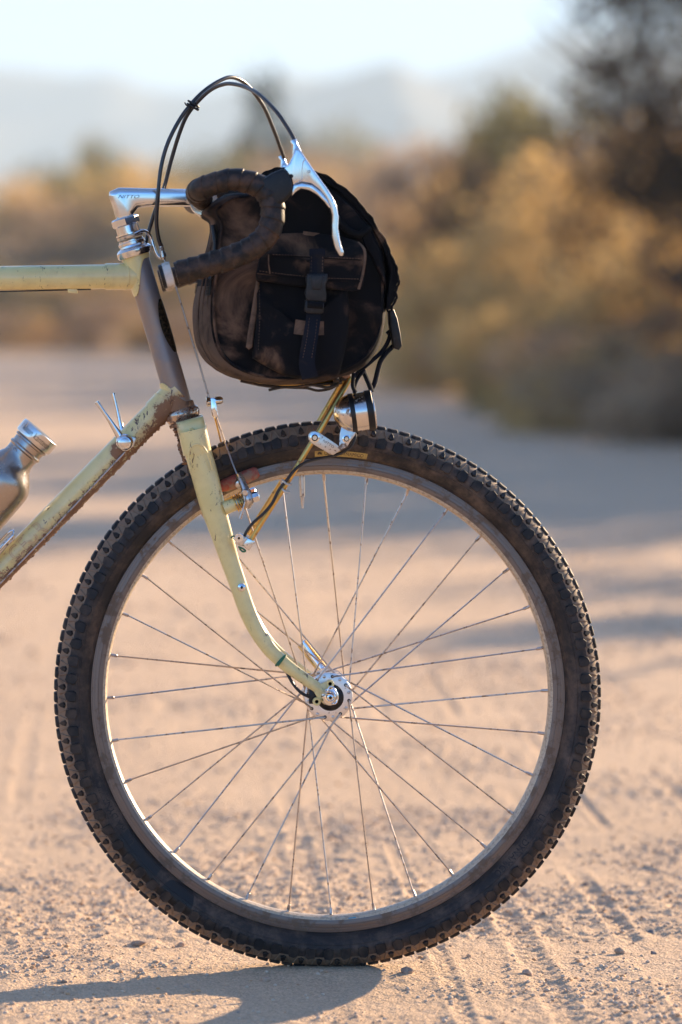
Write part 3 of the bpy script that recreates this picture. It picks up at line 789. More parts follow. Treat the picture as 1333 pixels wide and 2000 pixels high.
# the dark tree leaning in at the right edge
bl = rblobs(150, 20, 1.5, 1.2, 1.25, 3.3, 0.30, (0.05, 0.8)) + [(-0.9, 0, 2.4, .5, .5, .4, .3), (-0.8, 0, 2.9, .5, .5, .35, .3), (-0.7, 0, 2.0, .45, .45, .35, .4), (-0.3, 0, 2.7, .6, .6, .5, .3)] + [(-1.35, 0, 2.95, 0.28, 0.25, 0.16, .3), (-1.2, 0.1, 2.3, 0.35, 0.3, 0.25, .4), (-1.0, 0, 1.75, 0.4, .4, .25, .5), (-0.6, 0, 3.3, .5, .4, .3, .3), (0.2, 0, 3.6, .7, .6, .35, .3), (-0.9, 0.2, 3.1, .4, .4, .2, .2)]
bigc = crown_mesh('crown', 151, bl, 14000, 0.036, M['leaf_dark'], hollow=0.1, gf=2.6)
bigt = limb_mesh('trunk', 153, 2.1, 1.0, 8, 0.10, M['bark'], lean=(-0.25, 0), levels=2)
x, y = at_d(1520, 26.5)
t = plant(None, x, y, 1.0, 'dark brown thorny tree leaning in at the right edge of the picture', 'tree', None, 1.0, mesh=(bigc, bigt), rz=0.0, obname='thorn_tree')

# roadside brush that stands beyond the right edge of the frame and shades the road
G3 = 'roadside brush beyond the frame that shades the road'
OFF = [('tan_bush', 4.35, 8.7, 1.7, 0.8, 'sparse and very close to the bicycle'), ('golden_bush', 4.3, 7.3, 1.4, 0.7, 'lowest of all and closest to the bicycle'), ('tan_bush', 4.7, 10.3, 1.9, 0.8, 'narrow one just behind the two smallest'),
       ('olive_bush', 4.9, 13.6, 2.5, 0.8, 'nearest olive one of the row'), ('olive_bush', 6.3, 15.4, 2.8, 0.9, 'second olive one, set back from the road'), ('tan_bush', 4.6, 11.0, 1.15, 0.9, 'small and nearest the bicycle'),
       ('desert_tree', 7.2, 17.4, 3.2, 0.9, 'with its crown held high on a bare stem'), ('golden_bush', 5.9, 19.6, 2.4, 1.1, 'nearest golden one'), ('tan_bush', 7.4, 21.0, 2.8, 1.1, 'set back behind the nearest golden one'),
       ('brown_tree', 8.6, 24.0, 3.6, 0.9, 'with brown leaves, beside the widest tan bush'), ('tan_bush', 6.5, 25.5, 2.4, 1.3, 'widest of the tan ones'), ('olive_bush', 8.4, 28.5, 3.2, 1.1, 'third olive one, farther along'),
       ('golden_bush', 9.4, 31.5, 3.2, 1.1, 'far golden one'), ('brown_tree', 10.2, 37, 3.8, 1.0, 'with brown leaves, tallest of the row'), ('tan_bush', 10.6, 43, 3.6, 1.2, 'last and farthest of the row'),
       ('golden_bush', 4.5, 16.6, 1.5, 1.2, 'low golden one close to the wheel ruts'), ('tan_bush', 4.6, 18.6, 1.6, 1.2, 'low tan one between two golden ones'), ('golden_bush', 4.7, 21.2, 1.6, 1.3, 'low golden one beyond the low tan one'),
       ('golden_bush', 4.5, 12.3, 1.5, 1.2, 'low golden one before the nearest olive one'), ('tan_bush', 4.5, 14.9, 1.6, 1.2, 'low tan one between the two nearest olive ones'), ('olive_bush', 5.5, 17.6, 2.2, 1.2, 'middle-sized olive one among the low golden ones'),
       ('olive_bush', 5.0, 23.4, 1.9, 1.2, 'low olive one before the thorny tree')]
for i, (k, x, y, h, w, tx) in enumerate(OFF):
    plant(k, x, y, h, 'roadside %s beyond the frame edge, %s' % (k.replace('_', ' '), tx), 'tree' if 'tree' in k else 'bush', G3, w)

# ================================================================== BICYCLE
WC = P(640, 1356, 0.0)                      # wheel centre
bike = empty('bicycle', P(640, 1888, 0))
setp(bike, 'pale yellow-green touring bicycle with drop handlebar, seen from its front end', 'bicycle')

# ---- tyre
tprof = [(462, 0.0112), (464, 0.0140), (470, 0.0190), (479, 0.0240), (489, 0.0266), (499, 0.0264), (508, 0.0242), (516, 0.0205), (523, 0.0150), (527.5, 0.0085), (529, 0.0)]
def tyre_y(rpx):
    return float(np.interp(rpx, [p[0] for p in tprof], [p[1] for p in tprof]))
full = [(r * S, -y) for r, y in tprof] + [(r * S, y) for r, y in reversed(tprof[:-1])]
def ring_vf(prof, n, closed=False):
    V, F = [], []
    m = len(prof)
    for i in range(n):
        a = 2 * math.pi * i / n
        for r, y in prof: V.append(WC + Vector((math.cos(a) * r, y, math.sin(a) * r)))
    for i in range(n):
        j = (i + 1) % n
        for k in range(m if closed else m - 1):
            k2 = (k + 1) % m
            F.append((i * m + k, i * m + k2, j * m + k2, j * m + k))
    return V, F
V, F = ring_vf(full, 184)
tyre = mk('front_tyre', V, F, [M['tyre'], M['casing']], bike, origin=WC)
nf = len(full) - 1
for i, p in enumerate(tyre.data.polygons):
    if 6 <= i % nf <= nf - 7: p.material_index = 1
def block(outline, h, inset, rc, side, lift=0.0):
    """a tread knob: outline [(tangential px, radial px)] laid on the tyre surface; local to the wheel centre, at the top of the wheel"""
    V, n = [], len(outline)
    cx = sum(p[0] for p in outline) / n; cr = sum(p[1] for p in outline) / n
    for lev in (0, 1, 2):
        for t, r in outline:
            if lev == 2: t, r = cx + (t - cx) * inset, cr + (r - cr) * inset
            if lev == 1: t, r = cx + (t - cx) * (inset * .5 + .5), cr + (r - cr) * (inset * .5 + .5)
            y = tyre_y(min(r, 529)); e = 1.0
            dr = 2.0; s0 = (tyre_y(min(r - dr, 527)), r - dr); s1 = (tyre_y(min(r + dr, 529)), min(r + dr, 529))
            nx = Vector(((s1[1] - s0[1]) * S, -(s1[0] - s0[0])))   # (across, radial) outward normal
            if nx.length < 1e-9: nx = Vector((0, 1))
            nx.normalize()
            hh = (-0.0008, h * 0.8, h)[lev] + lift
            V.append(Vector((t * S, side * (y + nx.x * hh), min(r, 529) * S + nx.y * hh)))
    F = []
    for lv in (0, 1):
        for i in range(n):
            j = (i + 1) % n
            q = (lv * n + i, lv * n + j, (lv + 1) * n + j, (lv + 1) * n + i)
            F.append(q if side < 0 else tuple(reversed(q)))
    top = tuple(2 * n + i for i in range(n)); F.append(top if side < 0 else tuple(reversed(top)))
    return V, F
def me_of(name, V, F, mat):
    me = bpy.data.meshes.new(name); me.from_pydata([tuple(v) for v in V], [], F); finish(me, mat, True, 22); return me
def centre_block(hw, hl, h, notch=0.25):
    V = []
    for lev, s in ((0, 1.12), (1, 1.0), (2, 0.84)):
        for t, y in [(-hl, -hw), (-hl * 0.2, -hw * 1.1), (hl * .9, -hw * 0.85), (hl * 1.05, 0), (hl * .9, hw * 0.85), (-hl * 0.2, hw * 1.1), (-hl, hw), (-hl * (1 - notch), 0)]:
            yy = y * s; rr = float(np.interp(abs(yy), [0, .0085, .015, .0205], [529, 527.5, 523, 516])) * S
            V.append(Vector((t * s, yy, rr + (-0.0008, h * 0.85, h)[lev])))
    n = 8; F = []
    for lv in (0, 1):
        for i in range(n):
            j = (i + 1) % n; F.append((lv * n + i, lv * n + j, (lv + 1) * n + j, (lv + 1) * n + i))
    F.append(tuple(2 * n + i for i in range(n)))
    return V, F
sideA = me_of('side_knob', *block([(-10.5, 490), (-11, 501), (-7, 508), (5, 511), (10.5, 507), (11, 494), (7, 489)], 0.0038, 0.84, 0, -1), M['knob'])
sideB = me_of('side_knob', *block([(-11, 492), (-10, 506), (-3, 511), (8, 509), (11, 501), (10, 491), (0, 488)], 0.0038, 0.84, 0, -1), M['knob'])
midA = me_of('transition_knob', *block([(-6, 513), (-5, 518), (0, 524), (5, 518), (6, 513), (0, 510)], 0.0028, 0.72, 0, -1), M['knob'])
cen = me_of('centre_knob', *centre_block(0.0088, 9.8 * S, 0.0034), M['knob'])
def place(me, ang, parent=tyre):
    o = bpy.data.objects.new(me.name.split('.')[0], me); COL.objects.link(o); o.parent = parent; o.rotation_euler.y = ang; return o
NS = 92
for i in range(NS):
    a = 2 * math.pi * i / NS
    place(sideA if i % 2 else sideB, a)
    place(midA, a + math.pi / NS)
for i in range(138): place(cen, 2 * math.pi * (i + 0.3) / 138)
def rotY(v, a): return Vector((v.x * math.cos(a) + v.z * math.sin(a), v.y, -v.x * math.sin(a) + v.z * math.cos(a)))
parts = []
Vs, Fs = block([(-10, 487), (-11, 498), (-7, 511), (3, 513), (10, 506), (11, 494), (6, 486)], 0.0042, 0.80, 0, 1)
Vm, Fm = block([(-7, 509), (-5, 517), (1, 525), (6, 517), (8, 509), (0, 513)], 0.0036, 0.72, 0, 1)
Vr, Fr = block([(-1.5, 497), (1.5, 497), (1.5, 520), (-1.5, 520)], 0.0016, 0.7, 0, -1)
for i in range(NS):
    a = 2 * math.pi * i / NS
    parts.append(([WC + rotY(v, a) for v in Vs], Fs)); parts.append(([WC + rotY(v, a + math.pi / NS) for v in Vm], Fm))
o = mk('far_side_tread', *join(parts), M['knob'], tyre); o['kind'] = 'stuff'
# thin moulded ridges that run from the side knobs up to the crown: the little triangles between knobs
parts = []
for i in range(NS):
    a0 = 2 * math.pi * i / NS
    for dt in (-0.55, 0.55):
        Vr, Fr = block([(dt * 18 - 1.2, 508), (dt * 18 + 1.2, 508), (dt * 6 + 1.2, 524), (dt * 6 - 1.2, 524)], 0.0020, 0.7, 0, -1)
        parts.append(([WC + rotY(v, a0 + math.pi / NS * 0) for v in Vr], Fr))
o = mk('tread_ridge', *join(parts), M['casing'], tyre); o['kind'] = 'stuff'
for rr_ in (468.5, 484.0):
    V, F = ring_vf([((rr_ - .8) * S, -tyre_y(rr_ - .8)), (rr_ * S, -tyre_y(rr_) - .0005), ((rr_ + .8) * S, -tyre_y(rr_ + .8))], 150)
    mk('mould_line', V, F, M['tyre'], tyre, sharp=20)
def mould_text(txt, a_mid, rad, arc_px):
    TV, TF = text_vf(txt, 1.0); wd = max(v.x for v in TV) - min(v.x for v in TV); sc = arc_px / wd
    V = []
    for v in TV:
        a = a_mid - (v.x * sc) / rad; r = (rad + v.y * sc) * S
        V.append(WC + Vector((math.cos(a) * r, -(tyre_y(r / S) + .0005), math.sin(a) * r)))
    mk('moulded_lettering', V, TF, M['knob'], tyre, smooth=False)
mould_text('ULTRA DYNAMICO', R(-38), 476, 150)
mould_text('ULTRA DYNAMICO', R(-152), 476, 150)
# yellow label on the sidewall, with its print
def sidewall_pt(ang, rpx, lift=0.0006):
    r = rpx * S
    return WC + Vector((math.cos(ang) * r, -(tyre_y(rpx) + lift), math.sin(ang) * r))
ac = math.atan2(1356 - 886, 665 - 640); half = 51 / 471.0
V, F = [], []
N = 24
for i in range(N + 1):
    a = ac + half - 2 * half * i / N
    for rp in (465.5, 468, 471, 474, 477): V.append(sidewall_pt(a, rp))
for i in range(N):
    for k in range(4): F.append((i * 5 + k, (i + 1) * 5 + k, (i + 1) * 5 + k + 1, i * 5 + k + 1))
lab = mk('tyre_label', V, F, M['labely'], tyre)
TV, TF = text_vf('ULTRA DYNAMICO', 1.0); wd = max(v.x for v in TV) - min(v.x for v in TV)
sc = 76.0 / wd
V = [sidewall_pt(ac - 0.012 - (v.x * sc) / 471.0, 471.2 + v.y * sc * 1.05, 0.0011) for v in TV]
ex = [(625 - 665) / 471.0]
for k in range(7):                                      # little fan-shaped emblem at the start of the label
    th = math.pi * (k + 0.5) / 7
    c = (-41.5 + math.cos(th) * 3.4, 469.5 + math.sin(th) * 4.2)
    o_ = len(V)
    dx, dy = math.cos(th), math.sin(th)
    for sx, sy in ((-2.2, -.55), (1.6, -.75), (1.6, .75), (-2.2, .55)):
        V.append(sidewall_pt(ac - (c[0] + dx * sx - dy * sy) / 471.0, c[1] + dy * sx + dx * sy, 0.0011))
    TF.append((o_, o_ + 1, o_ + 2, o_ + 3))
mk('label_print', V, TF, M['labelink'], tyre, smooth=False)

# ---- rim
rp = [(463, .0118), (461.5, .0127), (459.5, .0128), (459.0, .01255), (458.3, .0127), (454.6, .0127), (454.2, .01255), (453.6, .0127), (448, .0127), (447.5, .0124), (446.9, .01265), (443.0, .0125), (440.0, .0122), (438.6, .0119)]
bed = [(438.2, .0118), (434, .0104), (431.5, .0066), (430.3, 0.0)]
half_ = rp + bed
allp = [(r * S, -y) for r, y in half_] + [(r * S, y) for r, y in reversed(half_[:-1])]
V, F = ring_vf(allp, 160)
rim = mk('front_rim', V, F, [M['rim'], M['rimbed']], bike, origin=WC, sharp=24)
m_ = len(allp) - 1
for i, p in enumerate(rim.data.polygons):
    if len(rp) - 1 <= i % m_ <= m_ - len(rp): p.material_index = 1
V, F = ring_vf([(439.2 * S, -.0119), (439.4 * S, -.01215), (440.1 * S, -.01235)], 160)
a1 = math.atan2(1356 - 1792, 688 - 640)
V = [WC + Vector((math.cos(a1 + da) * r * S, -y - 0.0004, math.sin(a1 + da) * r * S)) for da in (-.018, -.008, .004, .016) for r, y in ((437.5, .0114), (435, .0103))]
mk('paint_spot', V, [(0, 2, 3, 1), (2, 4, 5, 3), (4, 6, 7, 5)], M['blue'], rim)

# ---- hub
HC = P(643, 1357, 0)
hx_, hzz = WC.x, WC.z
def ylathe(name, prof, c, mat, parent, seg=32, **kw):      # profile: (Y, radius px), about an axis through c along +Y
    V, F = lathe_vf([(y, r * S) for y, r in prof], (c.x, 0, c.z), (0, 1, 0), seg)
    return mk(name, V, F, mat, parent, **kw)
hub = ylathe('front_hub', [(-.0275, 0), (-.0275, 24), (-.024, 27), (.024, 27), (.0275, 24), (.0275, 0)], WC, M['alloy_dirty'], bike)
M['flange'] = metal('silver_flange', (0.74, 0.69, 0.64), 0.38, 0.60, 130, (0.30, 0.2, 0.13))
ylathe('flange', [(-.0325, 26), (-.0325, 44), (-.0318, 46.5), (-.0298, 47), (-.0288, 45), (-.0288, 24)], WC, M['flange'], hub, 48)
ylathe('flange', [(.0288, 24), (.0288, 45), (.0298, 47), (.0318, 46.5), (.0325, 44), (.0325, 26)], WC, M['flange'], hub, 48)
ylathe('hub_cap', [(-.0310, 27), (-.0345, 25.5), (-.0375, 21), (-.0385, 12), (-.0385, 0)], P(643, 1357, 0), M['black'], hub)
box('connector', P(613, 1360, -.0415), 0, L(9), .004, L(14), M['black'], hub, .0006)
ylathe('axle', [(-.052, 7), (.052, 7)], WC, M['alloy'], hub, 16)
# spokes: 32, three-cross
sp_parts = []; heads = []; holes = []
def hubpt(ang, side, lift):
    return WC + Vector((math.cos(ang) * 40 * S, side * lift, math.sin(ang) * 40 * S))
for k in range(32):
    m4 = k // 2
    if k % 2 == 0:     # near flange, starting at 12.2 degrees
        ra = R(12.2 + 22.5 * m4); out = (m4 % 2 == 0)
        ha = ra + R(67.5) if out else ra - R(67.5); side = -1
    else:
        ra = R(0.95 + 22.5 * m4); out = (m4 % 2 == 0)
        ha = ra - R(67.5) if out else ra + R(67.5); side = 1
    y = 0.0338 if out else 0.0276
    a = hubpt(ha, side, y)
    b = WC + Vector((math.cos(ra) * 420 * S, side * 0.0012, math.sin(ra) * 420 * S))
    e = WC + Vector((math.cos(ra) * 433 * S, side * 0.0003, math.sin(ra) * 433 * S))
    d = (b - a).normalized()
    elbow = hubpt(ha, side, 0.0305)
    tube('spoke', [elbow, a + (elbow - a) * 0.15 , a + d * 0.0022, b], [.00105, .00105, .0011, .00098], M['spoke'], bike, 7)
    nv, nf_ = lathe_vf([(0, .0013), (.0005, .0019), (.0105, .0019), (.0115, .0026), (.014, .0026)], b - d * 0.002, (e - b) + d * 0.002, 8)
    mk('nipple', nv, nf_, M['spoke'], bpy.data.objects[list(WL)[-1]] if False else rim)
    heads.append(lathe_vf([(0, .0021), (.0006, .0020), (.0012, .0011)], hubpt(ha, side, .0324 if not out else .0286), (0, side if not out else -side, 0), 10))
    if out: holes.append(lathe_vf([(0, .0021), (.0003, .0021)], hubpt(ha, side, .0324), (0, side, 0), 10))
mk('spoke_heads', *join(heads), M['alloy_dirty'], hub)['kind'] = 'stuff'
mk('spoke_holes', *join(holes), M['dark'], hub)['kind'] = 'stuff'
# valve
tube('valve', [P(590, 924, 0), P(590.5, 950, 0), P(591, 970, 0)], [L(5), L(5), L(4.6)], M['alloy_dirty'], rim, 12)
tube('valve', [P(591, 969, 0), P(591.2, 984, 0), P(591.3, 984.5, 0), P(591.5, 993, 0)], [L(3.2), L(3.0), L(2.0), L(2.0)], M['spoke'], rim, 10)

# ---- frame tubes
toptube = tube('top_tube', [P(-420, 550), P(245, 540)], L(24), M['paint'], bike, 28)
downtube = tube('down_tube', [P(-400, 1521), P(144, 970), P(338, 773)], L(25), M['paint'], bike, 28)
def hax(py): return P(295 + 0.295 * (py - 600), py)
HA = (hax(500) - hax(790)).normalized()            # along the head tube, upwards
headt = tube('head_tube', [hax(792), hax(502)], L(24.5), M['head'], bike, 32)
def lug_shell(name, py_end, py_short, py_long, r, out=1):
    """collar round the head tube whose edge reaches far down/up on the rear side and little on the front"""
    u = Vector((0, 1, 0)).cross(HA).normalized()   # in the picture plane
    if u.x > 0: u = -u                              # towards the rear of the bicycle
    w = Vector((0, 1, 0)); n = 48; V, F = [], []
    o0 = hax(600)
    def s_of(py): return (hax(py) - o0).dot(HA)
    for k in range(n):
        th = 2 * math.pi * k / n
        c = math.cos(th); t = float(sstep(-0.65, 0.9, c))
        e = s_of(py_short) + (s_of(py_long) - s_of(py_short)) * t
        a = s_of(py_end)
        dirv = u * math.cos(th) + w * math.sin(th)
        for q in range(9):
            f = q / 8.0; rr = r - (0.9 * S if q == 8 else 0)
            V.append(o0 + HA * (a + (e - a) * f) + dirv * rr)
        V.append(o0 + HA * e + dirv * (r - 3.2 * S))
    for k in range(n):
        k2 = (k + 1) % n
        for q in range(9): F.append((k * 10 + q, k * 10 + q + 1, k2 * 10 + q + 1, k2 * 10 + q))
    return V, F
V1_, F1_ = join([lug_shell('', 496, 509, 573, L(27.2)), sweep([P(268, 539.6), P(206, 540.6)], [L(26.2), L(26.0)], 32), sweep([hax(497), hax(506)], [L(28), L(28)], 32)])
mk('upper_lug', V1_, F1_, M['paint'], bike)
V1_, F1_ = join([lug_shell('', 797, 788, 742, L(27.2)), sweep([P(349, 762), P(304, 807)], [L(27), L(27)], 32), sweep([hax(789), hax(799)], [L(27.8), L(28.4)], 32)])
mk('lower_lug', V1_, F1_, M['paint'], bike)
# raised edge lines of the lugs
def arc_on(c0, c1, r, ctr, bow, n=16):
    ax = (c1 - c0).normalized(); u = Vector((0, 1, 0)).cross(ax).normalized(); out = []
    for i in range(n + 1):
        th = math.pi * i / n
        out.append(ctr + ax * (bow * math.sin(th)) + u * (math.cos(th) * r) + Vector((0, -1, 0)) * (math.sin(th) * r))
    return out
tube('lug_edge', arc_on(P(206, 540), P(268, 540), L(26.4), P(243, 540), L(10)), L(1.0), M['paint'], bike, 6)
tube('lug_edge', arc_on(P(304, 807), P(349, 762), L(27.2), P(322, 788.6), L(9)), L(1.0), M['paint'], bike, 6)
o = prism('cable_stop', [(131, 564), (152, 564), (152, 573), (134, 572)], -.004, .004, M['paint'], bike, .001)
tube('gear_cable', [P(-60, 571, -.003), P(178, 565, -.003)], L(1.6), M['housing'], bike, 6)
# mud crust along the underside of the down tube and behind the fork crown
def crust(name, pts, r0, seed, seg=9, n=90, jag=1.0, parent=None):
    rs = random.Random(seed); q = smooth_pts(pts, n // (len(pts) - 1)); V, F = sweep(q, r0, seg)
    c = np.array(q)
    out = []
    for v in V:
        f = 0.35 + 1.2 * abs(mnoise.noise(v * 150)) * jag + 0.9 * mnoise.noise(v * 420) * jag
        i = int(np.argmin(((c - np.array(v)) ** 2).sum(1))); ct = Vector(c[i])
        out.append(ct + (v - ct) * f)
    return mk(name, out, F, M['mud'], parent)
crust('dried_mud', [P(-40, 1186, 0), P(60, 1088, 0), P(150, 995.5, 0), P(240, 904.5, 0), P(322, 823, 0)], L(4.0), 1, parent=downtube, n=320)
crust('dried_mud', [P(334, 806, -.004), P(339, 828, -.006), P(346, 845, -.008), P(353, 875, -.02), P(361, 905, -.035)], L(5.0), 2, parent=downtube, n=160)
# head badge on the front of the head tube
ang0 = []
V, F = [], []
u = Vector((0, 1, 0)).cross(HA).normalized(); u = u if u.x > 0 else -u
for i in range(15):
    f = i / 14; py = 590 + 103 * f; wdt = math.sin(math.pi * min(1, max(0, f * 0.94 + 0.03))) ** 0.55
    c = P(295 + 0.295 * (py - 600), py)
    for k in range(7):
        th = R(30) + (k / 6 - 0.5) * R(82) * wdt
        V.append(c + (u * math.cos(th) + Vector((0, -1, 0)) * math.sin(th)) * (L(25.0) + L(1.8) * (0.3 + 0.7 * math.sin(math.pi * k / 6))))
for i in range(14):
    for k in range(6): F.append((i * 7 + k, i * 7 + k + 1, (i + 1) * 7 + k + 1, (i + 1) * 7 + k))
mk('head_badge', V, F, M['badge'], bike)
# outlined lettering on the down tube
TV, TF = text_vf('ANCEUR', 0.031, 0.0, 0.00050, 1.0); wd = max(v.x for v in TV) - min(v.x for v in TV)
for v in TV: v.x = (v.x - max(q.x for q in TV)) * 0.086 / wd if False else v.x * 0.088 / wd
ax = (P(244, 868.6) - P(144, 970)).normalized(); up = Vector((-ax.z, 0, ax.x))
ctr = P(48, 1067.1); rr = L(25.15)
V = []
for v in TV:
    th = v.y / rr * 0.92 + 0.10
    V.append(ctr + ax * (v.x - 0.008) + (Vector((0, -1, 0)) * math.cos(th) + up * math.sin(th)) * (rr + v.z * 0.4 + 0.0001))
mk('decal', V, TF, M['decal'], downtube, smooth=False)
tube('gear_cable', [P(-60, 1203, -.015), P(0, 1141, -.0155), P(80, 1058, -.0155), P(180, 952, -.0155), P(246, 882, -.017)], L(1.7), M['spoke'], bike, 6)

# ---- shift levers
sh = ylathe('shift_lever', [(-.0285, 0), (-.0285, 10), (-.0275, 13), (-.0245, 16.5), (-.019, 17), (-.012, 17)], P(244, 864, -.02), M['chrome'], bike)
tube('lever_arm', [P(241, 862, -.021), P(230, 845, -.022), P(214, 820, -.024), P(200, 800, -.025), P(189, 785, -.026)], [L(9.5), L(7), L(4.6), L(4.0), L(4.6)], M['chrome'], sh, 14, n=4, flat=(1, .8))
tube('lever_arm', [P(246, 858, .020), P(237, 832, .024), P(229, 800, .026), P(221, 768, .027)], [L(8), L(4.6), L(3.6), L(4.2)], M['chrome'], sh, 14, n=4, flat=(1, .8))
ylathe('lever_screw', [(-.0300, 0), (-.0300, 6), (-.0292, 9), (-.028, 9.5)], P(244, 864, -.02), M['steel'], sh, 20)
prism('lever_stop', [(243, 850), (262, 853), (267, 856), (262, 872), (250, 878)], -.018, -.012, M['alloy_dirty'], sh, .001)

# ---- headset
def hl(name, prof, base_py, mat, seg=32, parent=bike):     # lathe on the head axis, (px up the axis, radius px)
    return lathe(name, lpx(prof), hax(base_py), HA, mat, parent, seg)
hs = hl('upper_headset', [(0, 22), (0, 33), (4, 35), (12, 35), (17, 31), (19, 26), (23, 25), (24, 27), (29, 27), (30, 24.5), (33, 24.5), (34, 23)], 500, M['alloy'])
hl('lock_ring', [(0, 24), (0, 25), (2, 26), (6, 26), (7, 24)], 465, M['alloy_dirty'], parent=hs)
hl('hanger_washer', [(0, 20), (0, 26.5), (3, 26.5), (3, 20)], 458, M['chrome'], parent=hs)
hl('lock_ring', [(0, 20), (0, 23), (15, 22.5), (15, 20)], 455, M['alloy'], parent=hs)
hl('locknut', [(-1, 20), (0, 25), (2, 27.3), (14, 27.3), (17, 24.5), (18, 17)], 441, M['alloy'], 8, parent=hs)
lh = hl('lower_headset', [(-24, 24), (-22, 30), (-16, 33), (-10, 34.5), (-4, 34), (1, 30), (3, 26)], 800, M['bronze'])
lh2 = hl('crown_race', [(-30, 26), (-30, 31), (-24, 31.5), (-23, 26)], 800, M['mud'], parent=lh)
# ---- stem
stem = prism('stem', [(229, 434), (213, 383), (214, 374), (232, 366), (375, 369), (377, 403), (288, 403), (270, 406), (262, 416), (262, 430)], -.0112, .0112, M['alloy'], bike, .0096, 5, sharp=60)
cl = lathe('bar_clamp', [(-.026, .0155), (-.026, .017), (.026, .017), (.026, .0155)], P(398, 394, 0), (0, 1, 0), M['alloy'], stem, 28)
prism('clamp_bolt', [(377, 403), (402, 398), (404, 416), (392, 423), (382, 416)], -.012, .012, M['alloy'], stem, .003)
TV, TF = text_vf('NITTO', 0.0060, 0.35, 0, 1.4)
c = P(251, 385, 0)
mk('engraving', [Vector((c.x + v.x, -.01135, c.z + v.y)) for v in TV], TF, M['ink'], stem, smooth=False)

# ---- handlebar
bar_n = [(P(398, 394, 0), 20), (P(396, 390, -.05), 20), (P(391, 384, -.11), 21), (P(386, 378, -.165), 21.5), (P(389, 371, -.195), 21.5), (P(405, 364, -.205), 21.5), (P(428, 356, -.207), 21.5),
         (P(455, 351, -.208), 21.5), (P(484, 355, -.208), 22), (P(510, 366, -.208), 22.5), (P(527, 384, -.208), 23), (P(533, 408, -.208), 23), (P(531, 436, -.208), 23), (P(519, 462, -.208), 23),
         (P(495, 483, -.208), 23), (P(457, 501, -.208), 23), (P(400, 519, -.208), 22.5), (P(344, 534, -.208), 22)]
def tape_mod(s, th):
    ph = (s / 0.0135 + th / (2 * math.pi)) % 1.0
    return 0.95 + 0.10 * ph ** 1.2 - 0.02 * (ph > 0.95) + 0.012 * math.sin(th * 3 + s * 210)
def bar_side(sgn):
    pts = [Vector((p.x, p.y * (1 if sgn < 0 else -1), p.z)) for p, r in bar_n]
    q = smooth_pts([tuple(p) + (r * S,) for p, (_, r) in zip(pts, bar_n)], 24)
    return [x[:3] for x in q], [x[3] for x in q]
pn, rn = bar_side(-1); pf, rf = bar_side(1)
core_pts = [pf[k] for k in range(len(pf) - 1, 0, -12)] + [pn[k] for k in range(0, len(pn), 12)]
bar = tube('handlebar', core_pts, .0117, M['alloy'], bike, 16)
for pts, rads in ((pn, rn), (pf, rf)):
    V, F = sweep(pts[26:], rads[26:], 30, mod=tape_mod)
    mk('bar_tape', V, F, M['tape'], bar, sharp=24)
def mirY(v, s): return v if s < 0 else Vector((v.x, -v.y, v.z))
for s in (-1, 1):
    a, b = P(331, 537, -.208), P(344, 533.5, -.208)
    e = (a - b).normalized(); a, b = mirY(a, s), mirY(b, s); e = mirY(e, s)
    lathe('end_tape', [(-.0035, .0148), (-.0035, .0152), (.0055, .0152), (.0055, .0148)], a, e, M['white'], bar, 28)
    lathe('bar_plug', [(.004, .0140), (.0085, .0143), (.0100, .0140), (.0105, .010), (.0105, 0)], a, e, M['black'], bar, 28)

# ---- brake levers
def flipfn(s): return None if s < 0 else (lambda v: Vector((v.x, -v.y, v.z)))
for s in (-1, 1):
    fn = flipfn(s); y0 = -.208
    bl_ = prism('brake_lever', [(556, 329), (566, 318), (573, 303), (576, 290), (585, 291), (592, 300), (606, 321), (622, 344), (638, 366), (650, 384), (658, 402), (662, 424), (661, 446), (664, 466), (668, 482), (672, 492), (670, 500), (664, 500),
              (655, 484), (649, 462), (649, 440), (649, 420), (644, 402), (636, 386), (624, 371), (608, 359), (590, 356), (578, 360), (573, 364), (569, 350)], y0 - .0085, y0 + .0085, M['alloy'], bike, .0055, 5, sharp=60, fn=fn)
    prism('lever_underside', [(573, 362), (590, 357), (610, 361), (626, 373), (639, 389), (647, 405), (643, 406), (634, 394), (620, 380), (604, 371), (588, 368), (578, 375), (570, 384)], y0 - .0105, y0 + .0105, M['alloy'], bl_, .002, fn=fn)
    h_ = prism('lever_hood', [(512, 352), (530, 338), (552, 329), (560, 333), (570, 352), (573, 368), (570, 380), (556, 395), (538, 404), (520, 396), (512, 376)], y0 - .0135, y0 + .0135, M['black'], bl_, .0045, 4, sharp=60, fn=fn)
    V, F = lathe_vf(lpx([(-2, 9.5), (6, 7.5), (14, 6.5), (22, 6.2), (23, 5.5)]), P(580, 296, y0), P(573, 272, y0) - P(580, 296, y0), 16)
    mk('cable_ferrule', [mirY(v, s) for v in V], F, M['alloy'], bl_)
    if s < 0:
        V, F = lathe_vf([(0, L(4)), (.0012, L(4))], P(569, 344, y0 - .0096), (0, 1, 0), 16); mk('pivot_hole', V, F, M['dark'], bl_)
        V, F = lathe_vf([(0, L(2.6)), (.0008, L(3.4)), (.0012, L(3.4))], P(604, 335, y0 - .0092), (0, 1, 0), 16); mk('pivot_pin', V, F, M['alloy_dirty'], bl_)
        tube('lever_seam', [P(597, 311, y0 - .0086), P(592, 318, y0 - .0087), P(590, 335, y0 - .0087), P(590, 350, y0 - .0087), P(577, 360, y0 - .0086)], L(0.9), M['alloy_dirty'], bl_, 6, n=4)

